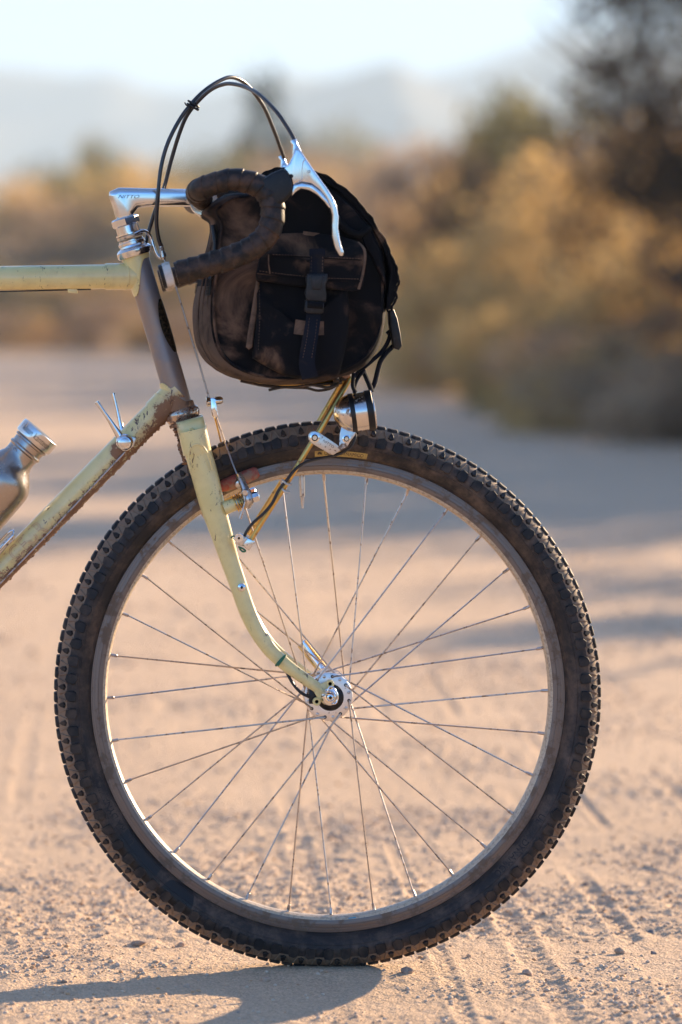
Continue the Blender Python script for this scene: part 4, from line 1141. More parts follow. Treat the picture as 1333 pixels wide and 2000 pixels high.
# ---- brake cables
far_l = mirY(P(573, 272, -.208), 1)
A_ = [(555, 308, .2), (546, 283, .18), (536, 256, .16), (514, 206, .11), (482, 165, .06), (454, 151, .03), (429, 158, .01), (400, 177, -.01), (374, 203, -.016), (350, 236, -.02), (328, 280, -.024), (315, 327, -.026), (309, 382, -.026), (306, 429, -.02), (309, 460, -.008), (315, 482, 0)]
tube('brake_cable', [P(*q) for q in A_], .0025, M['housing'], bike, 12, n=6)
B_ = [(576, 274, -.208), (563, 251, -.20), (541, 219, -.19), (508, 186, -.15), (482, 171, -.11), (455, 164, -.08), (436, 165, -.06), (413, 175, -.04), (390, 195, -.022), (366, 225, -.01), (350, 263, .0), (334, 316, .018), (322, 363, .026), (312, 390, .028), (303, 413, .03), (293, 445, .032), (284, 478, .03)]
tube('brake_cable', [P(*q) for q in B_], .0025, M['housing'], bike, 12, n=6)
tie = [P(366 + 12 * math.cos(t), 207 + 7 * math.sin(t), -.03) for t in (0,)]
zt = []
cA, cB = P(374, 203, -.016), P(383, 203, -.019)
for i in range(14):
    t = 2 * math.pi * i / 14; zt.append((cA + cB) / 2 + Vector((math.cos(t) * .0062, math.sin(t) * .0036, math.cos(t) * -.0038)))
V, F = sweep(zt, .0013, 8, closed=True, cap=False)
z2 = [q + Vector((-.001, 0, -.0035)) for q in zt]; V2, F2 = sweep(z2, .0013, 8, closed=True, cap=False)
tail_, tf_ = sweep([P(369, 207, -.02), P(364, 205, -.022), P(361, 200, -.022)], [.0012, .001, .0008], 6)
t3, f3 = sweep([P(384, 212, -.02), P(388, 214, -.022)], [.0018, .0015], 6)
mk('cable_tie', *join([(V, F), (V2, F2), (tail_, tf_), (t3, f3)]), M['black'], bike)
tube('cable_hanger', [P(262, 457, -.014), P(276, 451, -.010), P(287, 453, -.004), P(295, 464, 0), P(300, 480, 0), P(306, 496, 0), P(313, 503, 0), P(322, 502, 0)], L(3.4), M['chrome'], bike, 10, n=6)
ba = P(314, 476, 0); bd = (P(320, 508, 0) - ba)
V1_, F1_ = join([lathe_vf(lpx([(0, 4.3), (4, 5), (18, 5.2), (18.5, 7), (27, 7.2), (28, 5), (32, 4)]), ba, bd, 14)])
mk('barrel_adjuster', V1_, F1_, M['alloy_dirty'], bike)
tube('inner_cable', [P(318, 500, 0), P(330, 528, -.002), P(345, 563, -.003), P(352, 586, -.003), P(371, 650, -.004), P(390, 712, -.005), P(409, 778, -.006)], L(1.8), M['spoke'], bike, 7)
yk = prism('cable_yoke', [(411, 778), (419, 776), (424, 781), (424, 800), (427, 812), (421, 818), (415, 812), (413, 803)], -.010, -.003, M['chrome'], bike, .0012)
for a, b, r, r2 in ((403, 413, 10.5, 9.5), (420, 436, 8.5, 8)):
    lathe('yoke_nut', lpx([(0, r - 3), (1.5, r), (b - a - 4, r2), (b - a, r2 - 3)]), P(a, 785 if a < 410 else 783, -.006), (1, 0, 0.10), M['alloy'], yk, 8 if a < 410 else 10)
tube('straddle_cable', [P(422, 812, -.006), P(438, 858, -.022), P(455, 906, -.038), P(472, 948, -.046), P(480, 966, -.046)], L(1.7), M['spoke'], bike, 7)
tube('straddle_cable', [P(419, 812, -.006), P(424, 830, .005), P(431, 858, .022), P(440, 890, .038), P(455, 940, .048)], L(1.7), M['gold'], bike, 7)

# ---- fork
fork = prism('fork_crown', [(344, 826), (358, 822), (397, 812), (404, 832), (410, 868), (400, 878), (372, 880), (355, 868), (348, 846)], -.052, .052, M['paint'], bike, .013, 5, sharp=60)
bpts = [(381, 850, 25), (388, 885, 26), (399, 924, 26), (415, 985, 24.5), (426, 1020, 22.5), (437, 1055, 20.5), (450, 1097, 18.2), (465, 1140, 17), (483, 1192, 16.3), (502, 1232, 15.3), (527, 1268, 14.3), (556, 1296, 13), (593, 1324, 11.6), (634, 1352, 10)]
blades = []
for s in (-1, 1):
    q = [Vector((*P(x, y, -.048)[:],)) for x, y, r in bpts]
    q = [mirY(v, s) for v in q]
    q_ = smooth_pts([tuple(v) + (b[2] * S,) for v, b in zip(q, bpts)], 6)
    V, F = sweep([v[:3] for v in q_], [v[3] for v in q_], 24, flat=(1, .78))
    blades.append(mk('fork_blade', V, F, M['paint'], bike))
    sk = [mirY(P(a, b, -.048), s) for a, b in ((376, 840), (381, 862), (386, 885))]
    mk('crown_socket', *sweep(sk, [L(27.5), L(28.0), L(27.6)], 28, flat=(1, .86)), M['paint'], fork)
# tongue of the crown: raised arch line on the blade socket
arch = []
for i in range(15):
    t = math.pi * i / 14
    arch.append(P(389 - 20 * math.cos(t), 897 - 28 * math.sin(t) + (6 if i < 7 else 0) * math.cos(t), -.048 - .0172 - .0025 * math.sin(t)))
arch = [P(373, 918, -.0635), P(369, 895, -.0655), P(371, 878, -.0685), P(381, 868, -.0705), (P(393, 869, -.0700)), P(403, 880, -.068), P(410, 898, -.0650), P(416, 918, -.062)]
tube('crown_edge', arch, L(1.9), M['paint'], fork, 8, n=5)
V1_, F1_ = lathe_vf([(0, L(4)), (0, L(6.5)), (.004, L(7)), (.006, L(7))], P(375, 844, -.0555), (0, 1, 0.25), 16); mk('crown_boss', V1_, F1_, M['paint'], fork)
V1_, F1_ = lathe_vf([(0, L(3.6)), (.001, L(3.6))], P(375, 843.5, -.0560), (0, 1, 0.25), 12); mk('boss_hole', V1_, F1_, M['dark'], fork)
bm_ = ylathe('eyelet_bolt', [(-.064, 0), (-.0635, 4), (-.0625, 7.5), (-.0605, 8.2), (-.056, 8.2)], P(472.5, 1147, -.06), M['chrome'], fork, 20)
ylathe('bolt_socket', [(-.0646, 0), (-.0643, 3), (-.0635, 3)], P(472.5, 1147, -.06), M['dark'], fork, 6)
# dropouts and eyelets
for s in (-1, 1):
    fn = flipfn(s)
    dp = prism('dropout', [(622, 1338), (640, 1330), (650, 1345), (656, 1362), (648, 1378), (634, 1376), (622, 1366), (614, 1352)], -.052, -.046, M['paint'], bike, .0012, fn=fn)
    for a, b in ((645, 1335), (619, 1370)):
        c = mirY(P(a, b, -.05), s)
        V1_, F1_ = lathe_vf([(-.0035, L(3.3)), (-.0042, L(4.2)), (-.0042, L(7)), (-.003, L(8)), (.003, L(8))], c, (0, 1, 0), 18)
        mk('eyelet', V1_, F1_, M['paint'], dp)
        V1_, F1_ = lathe_vf([(-.0036, 0), (-.0036, L(4))], c, (0, 1, 0), 12); mk('eyelet_hole', V1_, F1_, M['dark'], dp)
sk = ylathe('skewer_nut', [(-.0700, 0), (-.0700, 4), (-.0695, 6), (-.0705, 7), (-.0690, 9), (-.066, 12), (-.061, 16.5), (-.057, 17.5), (-.052, 17.5)], P(645, 1361, -.06), M['chrome'], bike, 32)
ylathe('nut_socket', [(-.0712, 0), (-.0712, 3.2), (-.070, 3.2)], P(645, 1361, -.06), M['dark'], sk, 12)
ringp = [P(650 + 9 * math.cos(t) - 3 * math.sin(t), 1358 - 17 * math.sin(t), -.066) for t in [i * math.pi * 2 / 20 for i in range(20)]]
mk('nut_ring', *sweep(ringp, L(1.6), 8, closed=True, cap=False), M['chrome'], sk)
ql = tube('quick_release_lever', [mirY(P(649, 1368, -.06), 1), P(632, 1312, .062), P(612, 1284, .066), P(597, 1262, .068), P(590, 1254, .068)], [L(7), L(7.5), L(8.5), L(9), L(6)], M['chrome'], bike, 16, n=5, flat=(1, .35))
teeth = []
for k in range(17):
    f = k / 16
    for sg in (-1, 1):
        a = Vector(P(630 - 39 * f, 1308 - 50 * f, .064)); a += Vector((.77, 0, .63)) * sg * L(8.8)
        teeth.append(lathe_vf([(-.001, .0011), (0, .0014), (.001, .0011)], a, (0, 1, 0), 6))
mk('knurling', *join(teeth), M['gold'], ql)['kind'] = 'stuff'

# ---- cantilever brake
cb = tube('brake_boss', [P(438, 993, -.052), P(462, 984, -.052)], [L(13.5), L(12)], M['paint'], bike, 20)
for s in (-1, 1):
    def Q(x, y, Y): return mirY(P(x, y, Y), s)
    par = cb
    if s > 0: par = mk('brake_boss', *sweep([Q(438, 993, -.052), Q(462, 984, -.052)], [L(13.5), L(12)], 16), M['paint'], bike)
    coil = []
    ax_ = Q(482, 977, -.052) - Q(460, 985, -.052)
    e1 = Vector((0, 1, 0)); e2 = ax_.normalized().cross(e1)
    for i in range(5 * 14 + 1):
        t = i / 14.0; th = t * 2 * math.pi
        coil.append(Q(459, 986, -.052) + ax_ * (t / 5.2) + (e1 * math.cos(th) + e2 * math.sin(th)) * L(14))
    mk('return_spring', *sweep(coil, L(1.7), 6), M['gold'], par)
    mk('spring_core', *sweep([Q(460, 985, -.052), Q(484, 976, -.052)], L(11), 14), M['alloy_dirty'], par)
    mk('brake_arm', *sweep(smooth_pts([tuple(Q(483, 992, -.055)) + (L(6),), tuple(Q(485, 975, -.056)) + (L(11.5),), tuple(Q(478, 952, -.052)) + (L(7.5),), tuple(Q(470, 935, -.044)) + (L(8),), tuple(Q(466, 928, -.040)) + (L(6),)], 5) and
       [v[:3] for v in smooth_pts([tuple(Q(483, 992, -.055)) + (L(6),), tuple(Q(485, 975, -.056)) + (L(11.5),), tuple(Q(478, 952, -.052)) + (L(7.5),), tuple(Q(470, 935, -.044)) + (L(8),), tuple(Q(466, 928, -.040)) + (L(6),)], 5)],
       [v[3] for v in smooth_pts([(0, L(6)), (0, L(11.5)), (0, L(7.5)), (0, L(8)), (0, L(6))], 5) for v in [(0, 0, 0, v[1])]], 14), M['alloy_dirty'], par)
    V1_, F1_ = lathe_vf(lpx([(0, 13), (5, 13), (6, 9), (12, 10.5), (20, 10), (22, 6)]), Q(486, 975, -.054), ax_, 8); mk('pivot_bolt', V1_, F1_, M['alloy'], par)
    V1_, F1_ = lathe_vf(lpx([(-2, 5), (0, 7), (5, 7.2), (7, 5), (9, 5), (12, 6.5), (16, 6)]), Q(479, 962, -.063), (0.15, 1 if s < 0 else -1, 0.1), 8); mk('cable_anchor', V1_, F1_, M['alloy_dirty'], par)
    V1_, F1_ = lathe_vf(lpx([(-8, 4), (-7, 7), (-2, 9), (2, 8), (4, 5), (22, 5)]), Q(467, 945, -.044), (0.05, 1 if s < 0 else -1, 0.15), 10); mk('pad_post', V1_, F1_, M['alloy_dirty'], par)
    pad = [(430, 952, 9), (440, 948, 12.5), (455, 942, 13.5), (470, 936, 13.5), (488, 928, 12.5), (500, 923, 12), (505, 921, 8)]
    mk('brake_pad', *sweep([Q(a, b, -.0185) for a, b, r in pad], [L(r) for a, b, r in pad], 12, flat=(1, .7)), M['red'], par)
tube('cable_tail', [P(480, 962, -.062), P(478, 985, -.064), P(473, 1002, -.064)], L(1.6), M['spoke'], bike, 6)
tube('cable_crimp', [P(473, 1001, -.064), P(469, 1013, -.064)], L(3.2), M['spoke'], bike, 8)

# ---- front rack
rn_pts = [(490, 1055, -.056), (516, 1013, -.058), (559, 946, -.060), (607, 868, -.060), (628, 836, -.058), (658, 783, -.054), (676, 752, -.050), (684, 737, -.046)]
rack = empty_rack = None
pts = [P(*q) for q in rn_pts]; rr_ = [L(5.2)] * 4 + [L(6)] * 4
rack = tube('rack_stay', pts, rr_, M['gold'], bike, 14)
mk('rack_stay', *sweep([mirY(v, 1) for v in pts], rr_, 14), M['gold'], bike)
dz = P(640, 756, 0).z
loop = [(684, 737, -.046), (665, 747, -.044), (600, 750, -.044), (520, 748, -.044), (470, 738, -.042)]
l1 = [P(*q) for q in loop]; l2 = [mirY(v, 1) for v in reversed(l1)]
tube('rack_deck', smooth_pts(l1, 4) + smooth_pts(l2, 4), L(5), M['gold'], bike, 10)
for a in (640, 560): tube('rack_bar', [P(a, 749, -.044), mirY(P(a, 749, -.044), 1)], L(4), M['gold'], bike, 8)
ylathe('dowel', [(-.075, 0), (-.0745, 7), (-.073, 9), (.073, 9), (.0745, 7), (.075, 0)], P(676, 730, -.075), M['cork'], bike, 20)
# clamp on the fork blade
cm = prism('rack_clamp', [(459, 1062), (469, 1040), (482, 1048), (499, 1058), (497, 1062), (481, 1068), (470, 1066)], -.060, -.056, M['alloy'], bike, .0008)
prism('clamp_plate', [(455, 1052), (467, 1040), (484, 1053), (472, 1067)], -.071, -.067, M['alloy_dirty'], cm, .0006)
prism('clamp_block', [(475, 1062), (484, 1050), (498, 1058), (487, 1076), (479, 1070)], -.070, -.058, M['alloy'], cm, .0009)
for a, b, r in ((467, 1051, 8.5), (483, 1064, 3.4)):
    V1_, F1_ = lathe_vf([(-.0035, 0), (-.0035, L(r * .55)), (-.0022, L(r * .6)), (-.0022, L(r)), (0, L(r))], P(a, b, -.0705), (0, 1, 0), 20); mk('clamp_screw', V1_, F1_, M['chrome'], cm)
    V1_, F1_ = lathe_vf([(-.0038, 0), (-.0038, L(r * .3))], P(a, b, -.0705), (0, 1, 0), 6); mk('screw_socket', V1_, F1_, M['dark'], cm)
gt = [[(452, 1050, -.068), (456, 1047, -.070), (460, 1050, -.069)], [(466, 1068, -.066), (474, 1071, -.068), (480, 1076, -.066), (474, 1077, -.062), (468, 1071, -.06)]]
for g_ in gt: tube('twist_tie', [P(*q) for q in g_], [L(1.9)] * len(g_), M['green'], cm, 6, n=3)
gring = []
for i in range(16):
    t = 2 * math.pi * i / 16
    c = Vector(P(549, 1290, -.048)); dx_ = Vector((.72, 0, -.69)); nx_ = Vector((.69, 0, .72))
    gring.append(c + nx_ * (math.cos(t) * L(13.6)) + Vector((0, 1, 0)) * (math.sin(t) * L(11)) + dx_ * (math.sin(t) * L(2)))
mk('twist_tie', *sweep(gring, L(2.3), 6, closed=True, cap=False), M['green'], bike)
tube('twist_tie', [P(543, 1300, -.058), P(550, 1291, -.060), P(556, 1282, -.058)], L(2.4), M['green'], bike, 6)
# light, its bracket and wire
br = prism('lamp_bracket', [(603, 849), (608, 843), (616, 842), (624, 845), (667, 874), (664, 881), (651, 889), (645, 887), (609, 866), (603, 858)], -.074, -.070, M['alloy_dirty'], bike, .0006)
prism('bracket_arm', [(664, 848), (667, 834), (698, 838), (694, 850), (685, 862), (679, 872), (650, 889), (656, 880), (663, 872)], -.0735, -.0695, M['alloy_dirty'], br, .0006)
for a, b, r in ((615, 855, 9.5), (677, 857, 8)):
    V1_, F1_ = lathe_vf([(-.0040, 0), (-.0040, L(r * .45)), (-.0030, L(r * .55)), (-.0030, L(r * .62)), (-.0022, L(r * .7)), (-.0018, L(r)), (0, L(r))], P(a, b, -.0735), (0, 1, 0), 24); mk('bracket_bolt', V1_, F1_, M['chrome'], br)
    V1_, F1_ = lathe_vf([(-.0032, L(r * .5)), (-.0034, L(r * .64)), (-.003, L(r * .64))], P(a, b, -.0735), (0, 1, 0), 24); mk('bolt_recess', V1_, F1_, M['dark'], br)
TV, TF = text_vf('NITTO', 0.0042, 0, 0, 1.2); TV2, TF2 = text_vf('R', 0.0034); TV3, TF3 = text_vf('1', 0.0034)
bx_ = Vector((.83, 0, -.56)); bz_ = Vector((.56, 0, .83)); PV = []; PF = []
for (tv, tf, cx, cy) in ((TV, TF, 642, 867), (TV2, TF2, 636, 873), (TV3, TF3, 626, 868)):
    o_ = len(PV); c = P(cx, cy, -.0742); PV += [c + bx_ * v.x + bz_ * v.y for v in tv]; PF += [tuple(i + o_ for i in f) for f in tf]
mk('engraving', PV, PF, M['ink'], br, smooth=False)
fdir = (P(733, 800, -.066) - P(655, 811.6, -.066)).normalized(); apex = P(652, 812.5, -.066)
lamp = lathe('headlamp', lpx([(0, 0), (.6, 7), (3, 14.5), (8, 22.5), (15, 29.5), (23, 34), (31, 36.6), (40, 37.3), (76, 38.3), (79, 37.5), (79, 34)]), apex, fdir, M['steel'], bike, 48, sharp=30)
lathe('lamp_band', lpx([(32, 36), (32, 38.2), (41, 38.8), (41, 36)]), apex, fdir, M['black'], lamp, 48)
lathe('lamp_band', lpx([(64, 38), (64, 39.6), (76, 40), (77, 38)]), apex, fdir, M['black'], lamp, 48)
lathe('lamp_lens', lpx([(77, 36), (79.5, 30), (81, 18), (81.5, 0)]), apex, fdir, M['lens'], lamp, 32)
tube('lamp_wire', [P(694, 846, -.064), P(693, 858, -.066), P(684, 874, -.068), P(668, 884, -.068), P(648, 891, -.068), P(622, 896, -.068), P(597, 903, -.068), P(577, 917, -.069), P(562, 936, -.070), P(545, 957, -.068),
      P(532, 983, -.066), P(514, 1004, -.066), P(494, 1022, -.066), P(482, 1038, -.066), P(477, 1050, -.064)], L(3.0), M['wire'], bike, 8, n=5)
tube('lamp_wire', [P(560, 1312, -.046), P(566, 1324, -.048), P(576, 1340, -.050), P(590, 1354, -.048), P(604, 1361, -.044)], L(3.0), M['wire'], bike, 8, n=5)
for cx, cy, ry in ((560, 943, 9), (557, 958, 8)):
    zt = []
    for i in range(18):
        t = 2 * math.pi * i / 18; nx_ = Vector((.85, 0, -.50)); zt.append(P(cx, cy, -.064) + nx_ * (math.cos(t) * L(ry)) + Vector((0, 1, 0)) * (math.sin(t) * .008) + Vector((.5, 0, .85)) * (math.cos(t * 2) * L(1.5)))
    mk('zip_tie', *sweep(zt, L(2.0), 8, closed=True, cap=False), M['white'], bike)

# ---- bottle cage and bottle
for k, (a, b, c, d) in enumerate((((-30, 1090, 0), (0, 1058, -.012), (18, 1040, -.02), (26, 1036, -.02)), ((-20, 1100, -.01), (6, 1068, -.024), (22, 1050, -.026), (27, 1044, -.024)))):
    tube('bottle_cage', [P(*a), P(*b), P(*c), P(*d), P(d[0] - 1, d[1] + 10, -.022), P(d[0] - 16, d[1] + 24, -.018), P(-10, 1094, -.012)], L(2.6), M['chrome'], bike, 10, n=5)
prism('cage_clip', [(-20, 1088), (8, 1058), (30, 1044), (27, 1052), (10, 1072), (-12, 1096)], -.022, -.018, M['alloy_dirty'], bike, .001)
bdir = Vector((-.652, 0, -.758))
bot = empty('water_bottle', P(-200, 1220)); setp(bot, 'stainless steel water bottle with ribbed neck, cut by the frame edge above the down tube', 'bottle')
btop = P(81, 843, 0)
lathe('bottle_body', lpx([(25, 34), (27, 34), (29, 36.5), (32, 36.5), (34, 33.5), (44, 33), (47, 35.5), (50, 35.5), (53, 32.5), (64, 32), (71, 33), (80, 38), (90, 47), (100, 56), (110, 62), (120, 64.5), (135, 65), (390, 65), (398, 60), (399, 0)]), btop, bdir, M['bottle'], bot, 64)
cap_ = lathe('bottle_cap', lpx([(1.5, 0), (1.5, 37), (0, 38.5), (1, 40.5), (4, 41), (23, 41), (26, 39.5), (26, 30)]), btop, bdir, M['steel'], bot, 64, sharp=30)
lathe('cap_seam', lpx([(-.4, 34), (-.4, 38), (1.2, 39.5), (1.2, 34)]), btop, bdir, M['black'], bot, 48)
TV, TF = text_vf('klean kanteen', 0.0105); wd = max(v.x for v in TV) - min(v.x for v in TV); kx = L(57) / wd
acr = Vector((.758, 0, -.652)); rr = L(41.3); V = []
for v in TV:
    th = v.x * kx / rr * 1.25
    V.append(btop + bdir * (L(13) - v.y * 1.05) + acr * (math.sin(th) * rr) + Vector((0, -1, 0)) * (math.cos(th) * rr))
mk('cap_print', V, TF, M['ink'], cap_, smooth=False)

# ================================================================== HANDLEBAR BAG
bag = empty('handlebar_bag', P(600, 752, 0)); setp(bag, 'worn black canvas handlebar bag with side pocket resting on the front rack', 'bag')
Pp = [(397, 412), (414, 430), (411, 470), (399, 512), (389, 558), (382, 600), (382, 640), (388, 675), (402, 703), (428, 725), (470, 742), (520, 751), (580, 752), (640, 745), (690, 730), (727, 705), (747, 668), (755, 622), (757, 570), (757, 522), (752, 482), (737, 442), (708, 403), (670, 370), (622, 345), (565, 333), (520, 342), (486, 372), (440, 378)]
Qp = [(424, 412), (433, 438), (430, 478), (425, 520), (420, 560), (418, 600), (420, 640), (427, 672), (441, 697), (464, 716), (495, 730), (530, 737), (582, 738), (638, 731), (682, 716), (715, 694), (736, 661), (745, 620), (747, 570), (746, 522), (740, 486), (722, 448), (694, 412), (656, 382), (612, 358), (562, 345), (528, 354), (496, 381), (456, 388)]
assert len(Pp) == len(Qp)
def resample(poly, n=4):
    q = [poly[-1]] + list(poly) + [poly[0], poly[1]]; out = []
    for i in range(1, len(q) - 2):
        for k in range(n):
            t = k / n; o_ = []
            for c in (0, 1):
                a, b, c_, d = q[i - 1][c], q[i][c], q[i + 1][c], q[i + 2][c]
                o_.append(0.5 * (2 * b + (c_ - a) * t + (2 * a - 5 * b + 4 * c_ - d) * t * t + (3 * b - a - 3 * c_ + d) * t ** 3))
            out.append(tuple(o_))
    return out
Ps, Qs = np.array(resample(Pp)), np.array(resample(Qp)); nP = len(Ps)
cx_, cy_ = 590.0, 560.0
rings = []
def addring(arr, Y): rings.append([(a, b, Y) for a, b in arr])
C0 = np.array([cx_, cy_])
HB = 0.118
for f in (0.06, .16, .28, .4, .52, .64, .76, .88, .96): addring(C0 + (Qs - C0) * f, -HB - .006 * math.cos(f * math.pi / 2))
addring(Qs, -HB + .0005)
addring(Qs + (Ps - Qs) * .18, -HB + .001)
for f, y in ((.5, .006), (.75, .014), (.92, .026), (1.0, .042)): addring(Qs + (Ps - Qs) * f, -HB + y)
for y in np.linspace(-.06, .06, 9): addring(Ps, y)
for f, y in ((1.0, .042), (.85, .02), (.5, .008), (0, 0)): addring(Qs + (Ps - Qs) * f, HB - y)
for f in (.8, .5, .1): addring(C0 + (Qs - C0) * f, HB + .006 * (1 - f))
def wrinkle(v):
    a = mnoise.noise(Vector((v.x * 9, v.y * 8, v.z * 14)) + Vector((3, 1, 2))); b = mnoise.noise(Vector((v.x * 34, v.y * 20, v.z * 15)))
    c = 1 - abs(mnoise.noise(Vector((v.x * 17 + v.z * 9, v.y * 10, v.z * 12 - v.x * 6)))) * 2
    return 0.0065 * a + 0.0022 * b + 0.0050 * c
V, F = [], []
for ring in rings:
    for a, b, Y in ring:
        p = P(a, b, -HB); q = Vector((p.x, Y, p.z)) if True else None
        # outline points belong to the depth at which their edge is seen
        V.append(q)
V = [Vector(v) for v in V]
ctr = P(cx_, cy_, -HB)
nV = []
for v in V:
    w_ = wrinkle(v)
    if abs(v.y) > HB - .012: v = v + Vector((0, math.copysign(1, v.y), 0)) * w_
    else:
        d_ = Vector((v.x - ctr.x, 0, v.z - ctr.z)).normalized(); v = v + d_ * (0.0022 * mnoise.noise(Vector((v.x * 30, v.y * 60, v.z * 30))))
    nV.append(v)
V = nV
for i in range(len(rings) - 1):
    for k in range(nP):
        k2 = (k + 1) % nP; F.append((i * nP + k, i * nP + k2, (i + 1) * nP + k2, (i + 1) * nP + k))
F.append(tuple(reversed(range(nP)))); F.append(tuple((len(rings) - 1) * nP + k for k in range(nP)))
body = mk('bag_body', V, F, [M['fabric'], M['back']], bag, sharp=None)
for i, p in enumerate(body.data.polygons):
    ri = i // nP; k = i % nP
    if 9 < ri < 27 and 4 * 4 <= k < 13 * 4: p.material_index = 1
def bagp(a, b, off=0.0): return P(a, b, -HB - off)
# binding along the edge of the side panel
ed = [Vector((p.x, -HB - .0035, p.z)) for p in [P(a, b, -HB) for a, b in Qs]]
nE = len(ed)
V1_, F1_ = sweep(ed, [L(2.6)] * nE, 8, closed=True, cap=False)
mk('binding', V1_, F1_, M['fabric2'], bag)
ridge = []
for off, rr in ((.35, 1.8), (.58, 1.6), (.80, 1.6)):
    y = {.35: .0035, .58: .0085, .80: .0175}[off]
    pl_ = [Vector((P(*(Qs[k] + (Ps[k] - Qs[k]) * (off + .02)), -HB).x, -HB + y, P(*(Qs[k] + (Ps[k] - Qs[k]) * (off + .02)), -HB).z)) for k in range(8, 60)]
    ridge.append(sweep(pl_, L(rr), 6))
mk('seam', *join(ridge), M['back'], bag)
# rolled lid over the front
lo = [(505, 341), (522, 333), (546, 326), (585, 328), (622, 335), (652, 351), (688, 380), (716, 412), (736, 442), (757, 480), (770, 512), (778, 538), (775, 560), (772, 582), (764, 604)]
li = [(755, 604), (757, 580), (760, 555), (762, 535), (758, 510), (748, 482), (728, 446), (706, 417), (678, 387), (644, 360), (616, 345), (584, 338), (548, 337), (524, 344), (508, 352)]
def open_smooth(l, n): return [tuple(q) for q in smooth_pts([tuple(map(float, p)) for p in l], n)]
lo_s = open_smooth(lo, 5); li_s = open_smooth(li, 5)
lo_s = [(a + 1.5 * math.sin(i * 0.9) + 1.0 * math.sin(i * 2.1), b + 1.0 * math.sin(i * 1.3)) for i, (a, b) in enumerate(lo_s)]
lid = prism('lid', lo_s + li_s, -.124, .124, M['fabric'], bag, .0015, 2, sharp=40)
# the lid's side wing with its folds, hanging over the near end
wing = [(560, 340), (615, 350), (650, 372), (690, 408), (722, 448), (742, 490), (752, 530), (754, 560), (745, 540), (728, 505), (712, 480), (704, 452), (690, 462), (668, 448), (645, 415), (632, 382), (600, 362), (565, 352)]
prism('lid_wing', wing, -.1285, -.120, M['fabric2'], bag, .003, 3)
tube('lid_fold', [bagp(640, 385, .012), bagp(655, 420, .014), bagp(680, 450, .016), bagp(703, 458, .016), bagp(719, 446, .012), bagp(722, 452, .008)], [L(4), L(6), L(7), L(7), L(6), L(3)], M['fabric'], bag, 10, n=5)
tube('lid_binding', [bagp(a + 1, b + 3, .006) for a, b in lo_s[18:]], L(2.4), M['fabric'], bag, 8)
# side pocket
pk = [(503, 548), (540, 545), (620, 548), (672, 552), (681, 585), (682, 620), (678, 665), (668, 712), (655, 738), (600, 741), (560, 735), (520, 716), (497, 702), (493, 694), (498, 640), (500, 590)]
pks = resample(pk, 3); cpk = np.array([585.0, 640.0])
V, F = [], []; nK = len(pks)
def pocket_z(f): return {0: .003, 1: .016, 2: .021, 3: .024, 4: .026, 5: .0265}[f]
for lv, f in enumerate((1.0, .985, .93, .75, .45, .08)):
    for a, b in pks:
        q = cpk + (np.array([a, b]) - cpk) * f; p = bagp(q[0], q[1], 0)
        w_ = 0.0052 * (1 - 2 * abs(mnoise.noise(Vector((p.x * 22, 5, p.z * 16 + p.x * 8))))) + .003 * mnoise.noise(Vector((p.x * 60, 9, p.z * 45)))
        V.append(Vector((p.x, -HB - pocket_z(lv) * (.55 if b < 560 else 1.0) - (w_ if lv > 1 else 0), p.z)))
for i in range(5):
    for k in range(nK):
        k2 = (k + 1) % nK; F.append((i * nK + k, i * nK + k2, (i + 1) * nK + k2, (i + 1) * nK + k))
F.append(tuple(5 * nK + k for k in range(nK)))
pocket = mk('side_pocket', V, F, M['fabric2'], bag, sharp=70)
prism('pocket_gusset', [(501, 548), (507, 552), (504, 600), (497, 650), (494, 678), (487, 683), (481, 678), (484, 655), (493, 600)], -HB - .016, -HB - .004, M['piping'], pocket, .002)
# pocket flap
fl = [(522, 462), (560, 456), (610, 456), (660, 462), (698, 473), (710, 484), (713, 500), (710, 528), (701, 566), (650, 566), (580, 560), (530, 552), (501, 546), (503, 520), (512, 485)]
fls = resample(fl, 3); cf = np.array([605.0, 510.0]); V, F = [], []; nK = len(fls)
for lv, (f, h_) in enumerate(((1.0, .010), (1.0, .027), (.985, .0305), (.93, .032), (.70, .033), (.4, .0335), (.08, .034))):
    for a, b in fls:
        q = cf + (np.array([a, b]) - cf) * f; p = bagp(q[0], q[1], 0)
        top = max(0, (500 - b) / 45.0); hh = h_ - .020 * top ** 1.6 if lv > 0 else (.002)
        w_ = .0016 * mnoise.noise(Vector((p.x * 45, 3, p.z * 60))) + .0010 * mnoise.noise(Vector((p.x * 120, 3, p.z * 90)))
        V.append(Vector((p.x, -HB - hh - (w_ if lv > 0 else 0), p.z)))
for i in range(6):
    for k in range(nK):
        k2 = (k + 1) % nK; F.append((i * nK + k, i * nK + k2, (i + 1) * nK + k2, (i + 1) * nK + k))
F.append(tuple(6 * nK + k for k in range(nK)))
flap = mk('pocket_flap', V, F, M['fabric2'], bag, sharp=50)
tube('flap_lit_edge', [bagp(700, 474, .020), bagp(711, 486, .028), bagp(713.5, 502, .031), bagp(710, 530, .031), bagp(701, 565, .030)], L(2.8), M['piping'], flap, 8, n=5)  # paler cord on the right edge; the sun's rim light is in its colour
tube('flap_hem', [bagp(502, 534, .033), bagp(560, 541, .034), bagp(630, 548, .034), bagp(704, 550, .032)], L(1.3), M['fabric'], flap, 6, n=4)
tube('flap_hem', [bagp(520, 496, .0335), bagp(560, 500, .0345), bagp(630, 504, .0345), bagp(708, 508, .032)], L(1.3), M['fabric'], flap, 6, n=4)
tube('flap_piping', [bagp(525, 497, .034), bagp(525, 515, .035), bagp(528, 535, .034)], L(1.4), M['piping'], flap, 6)
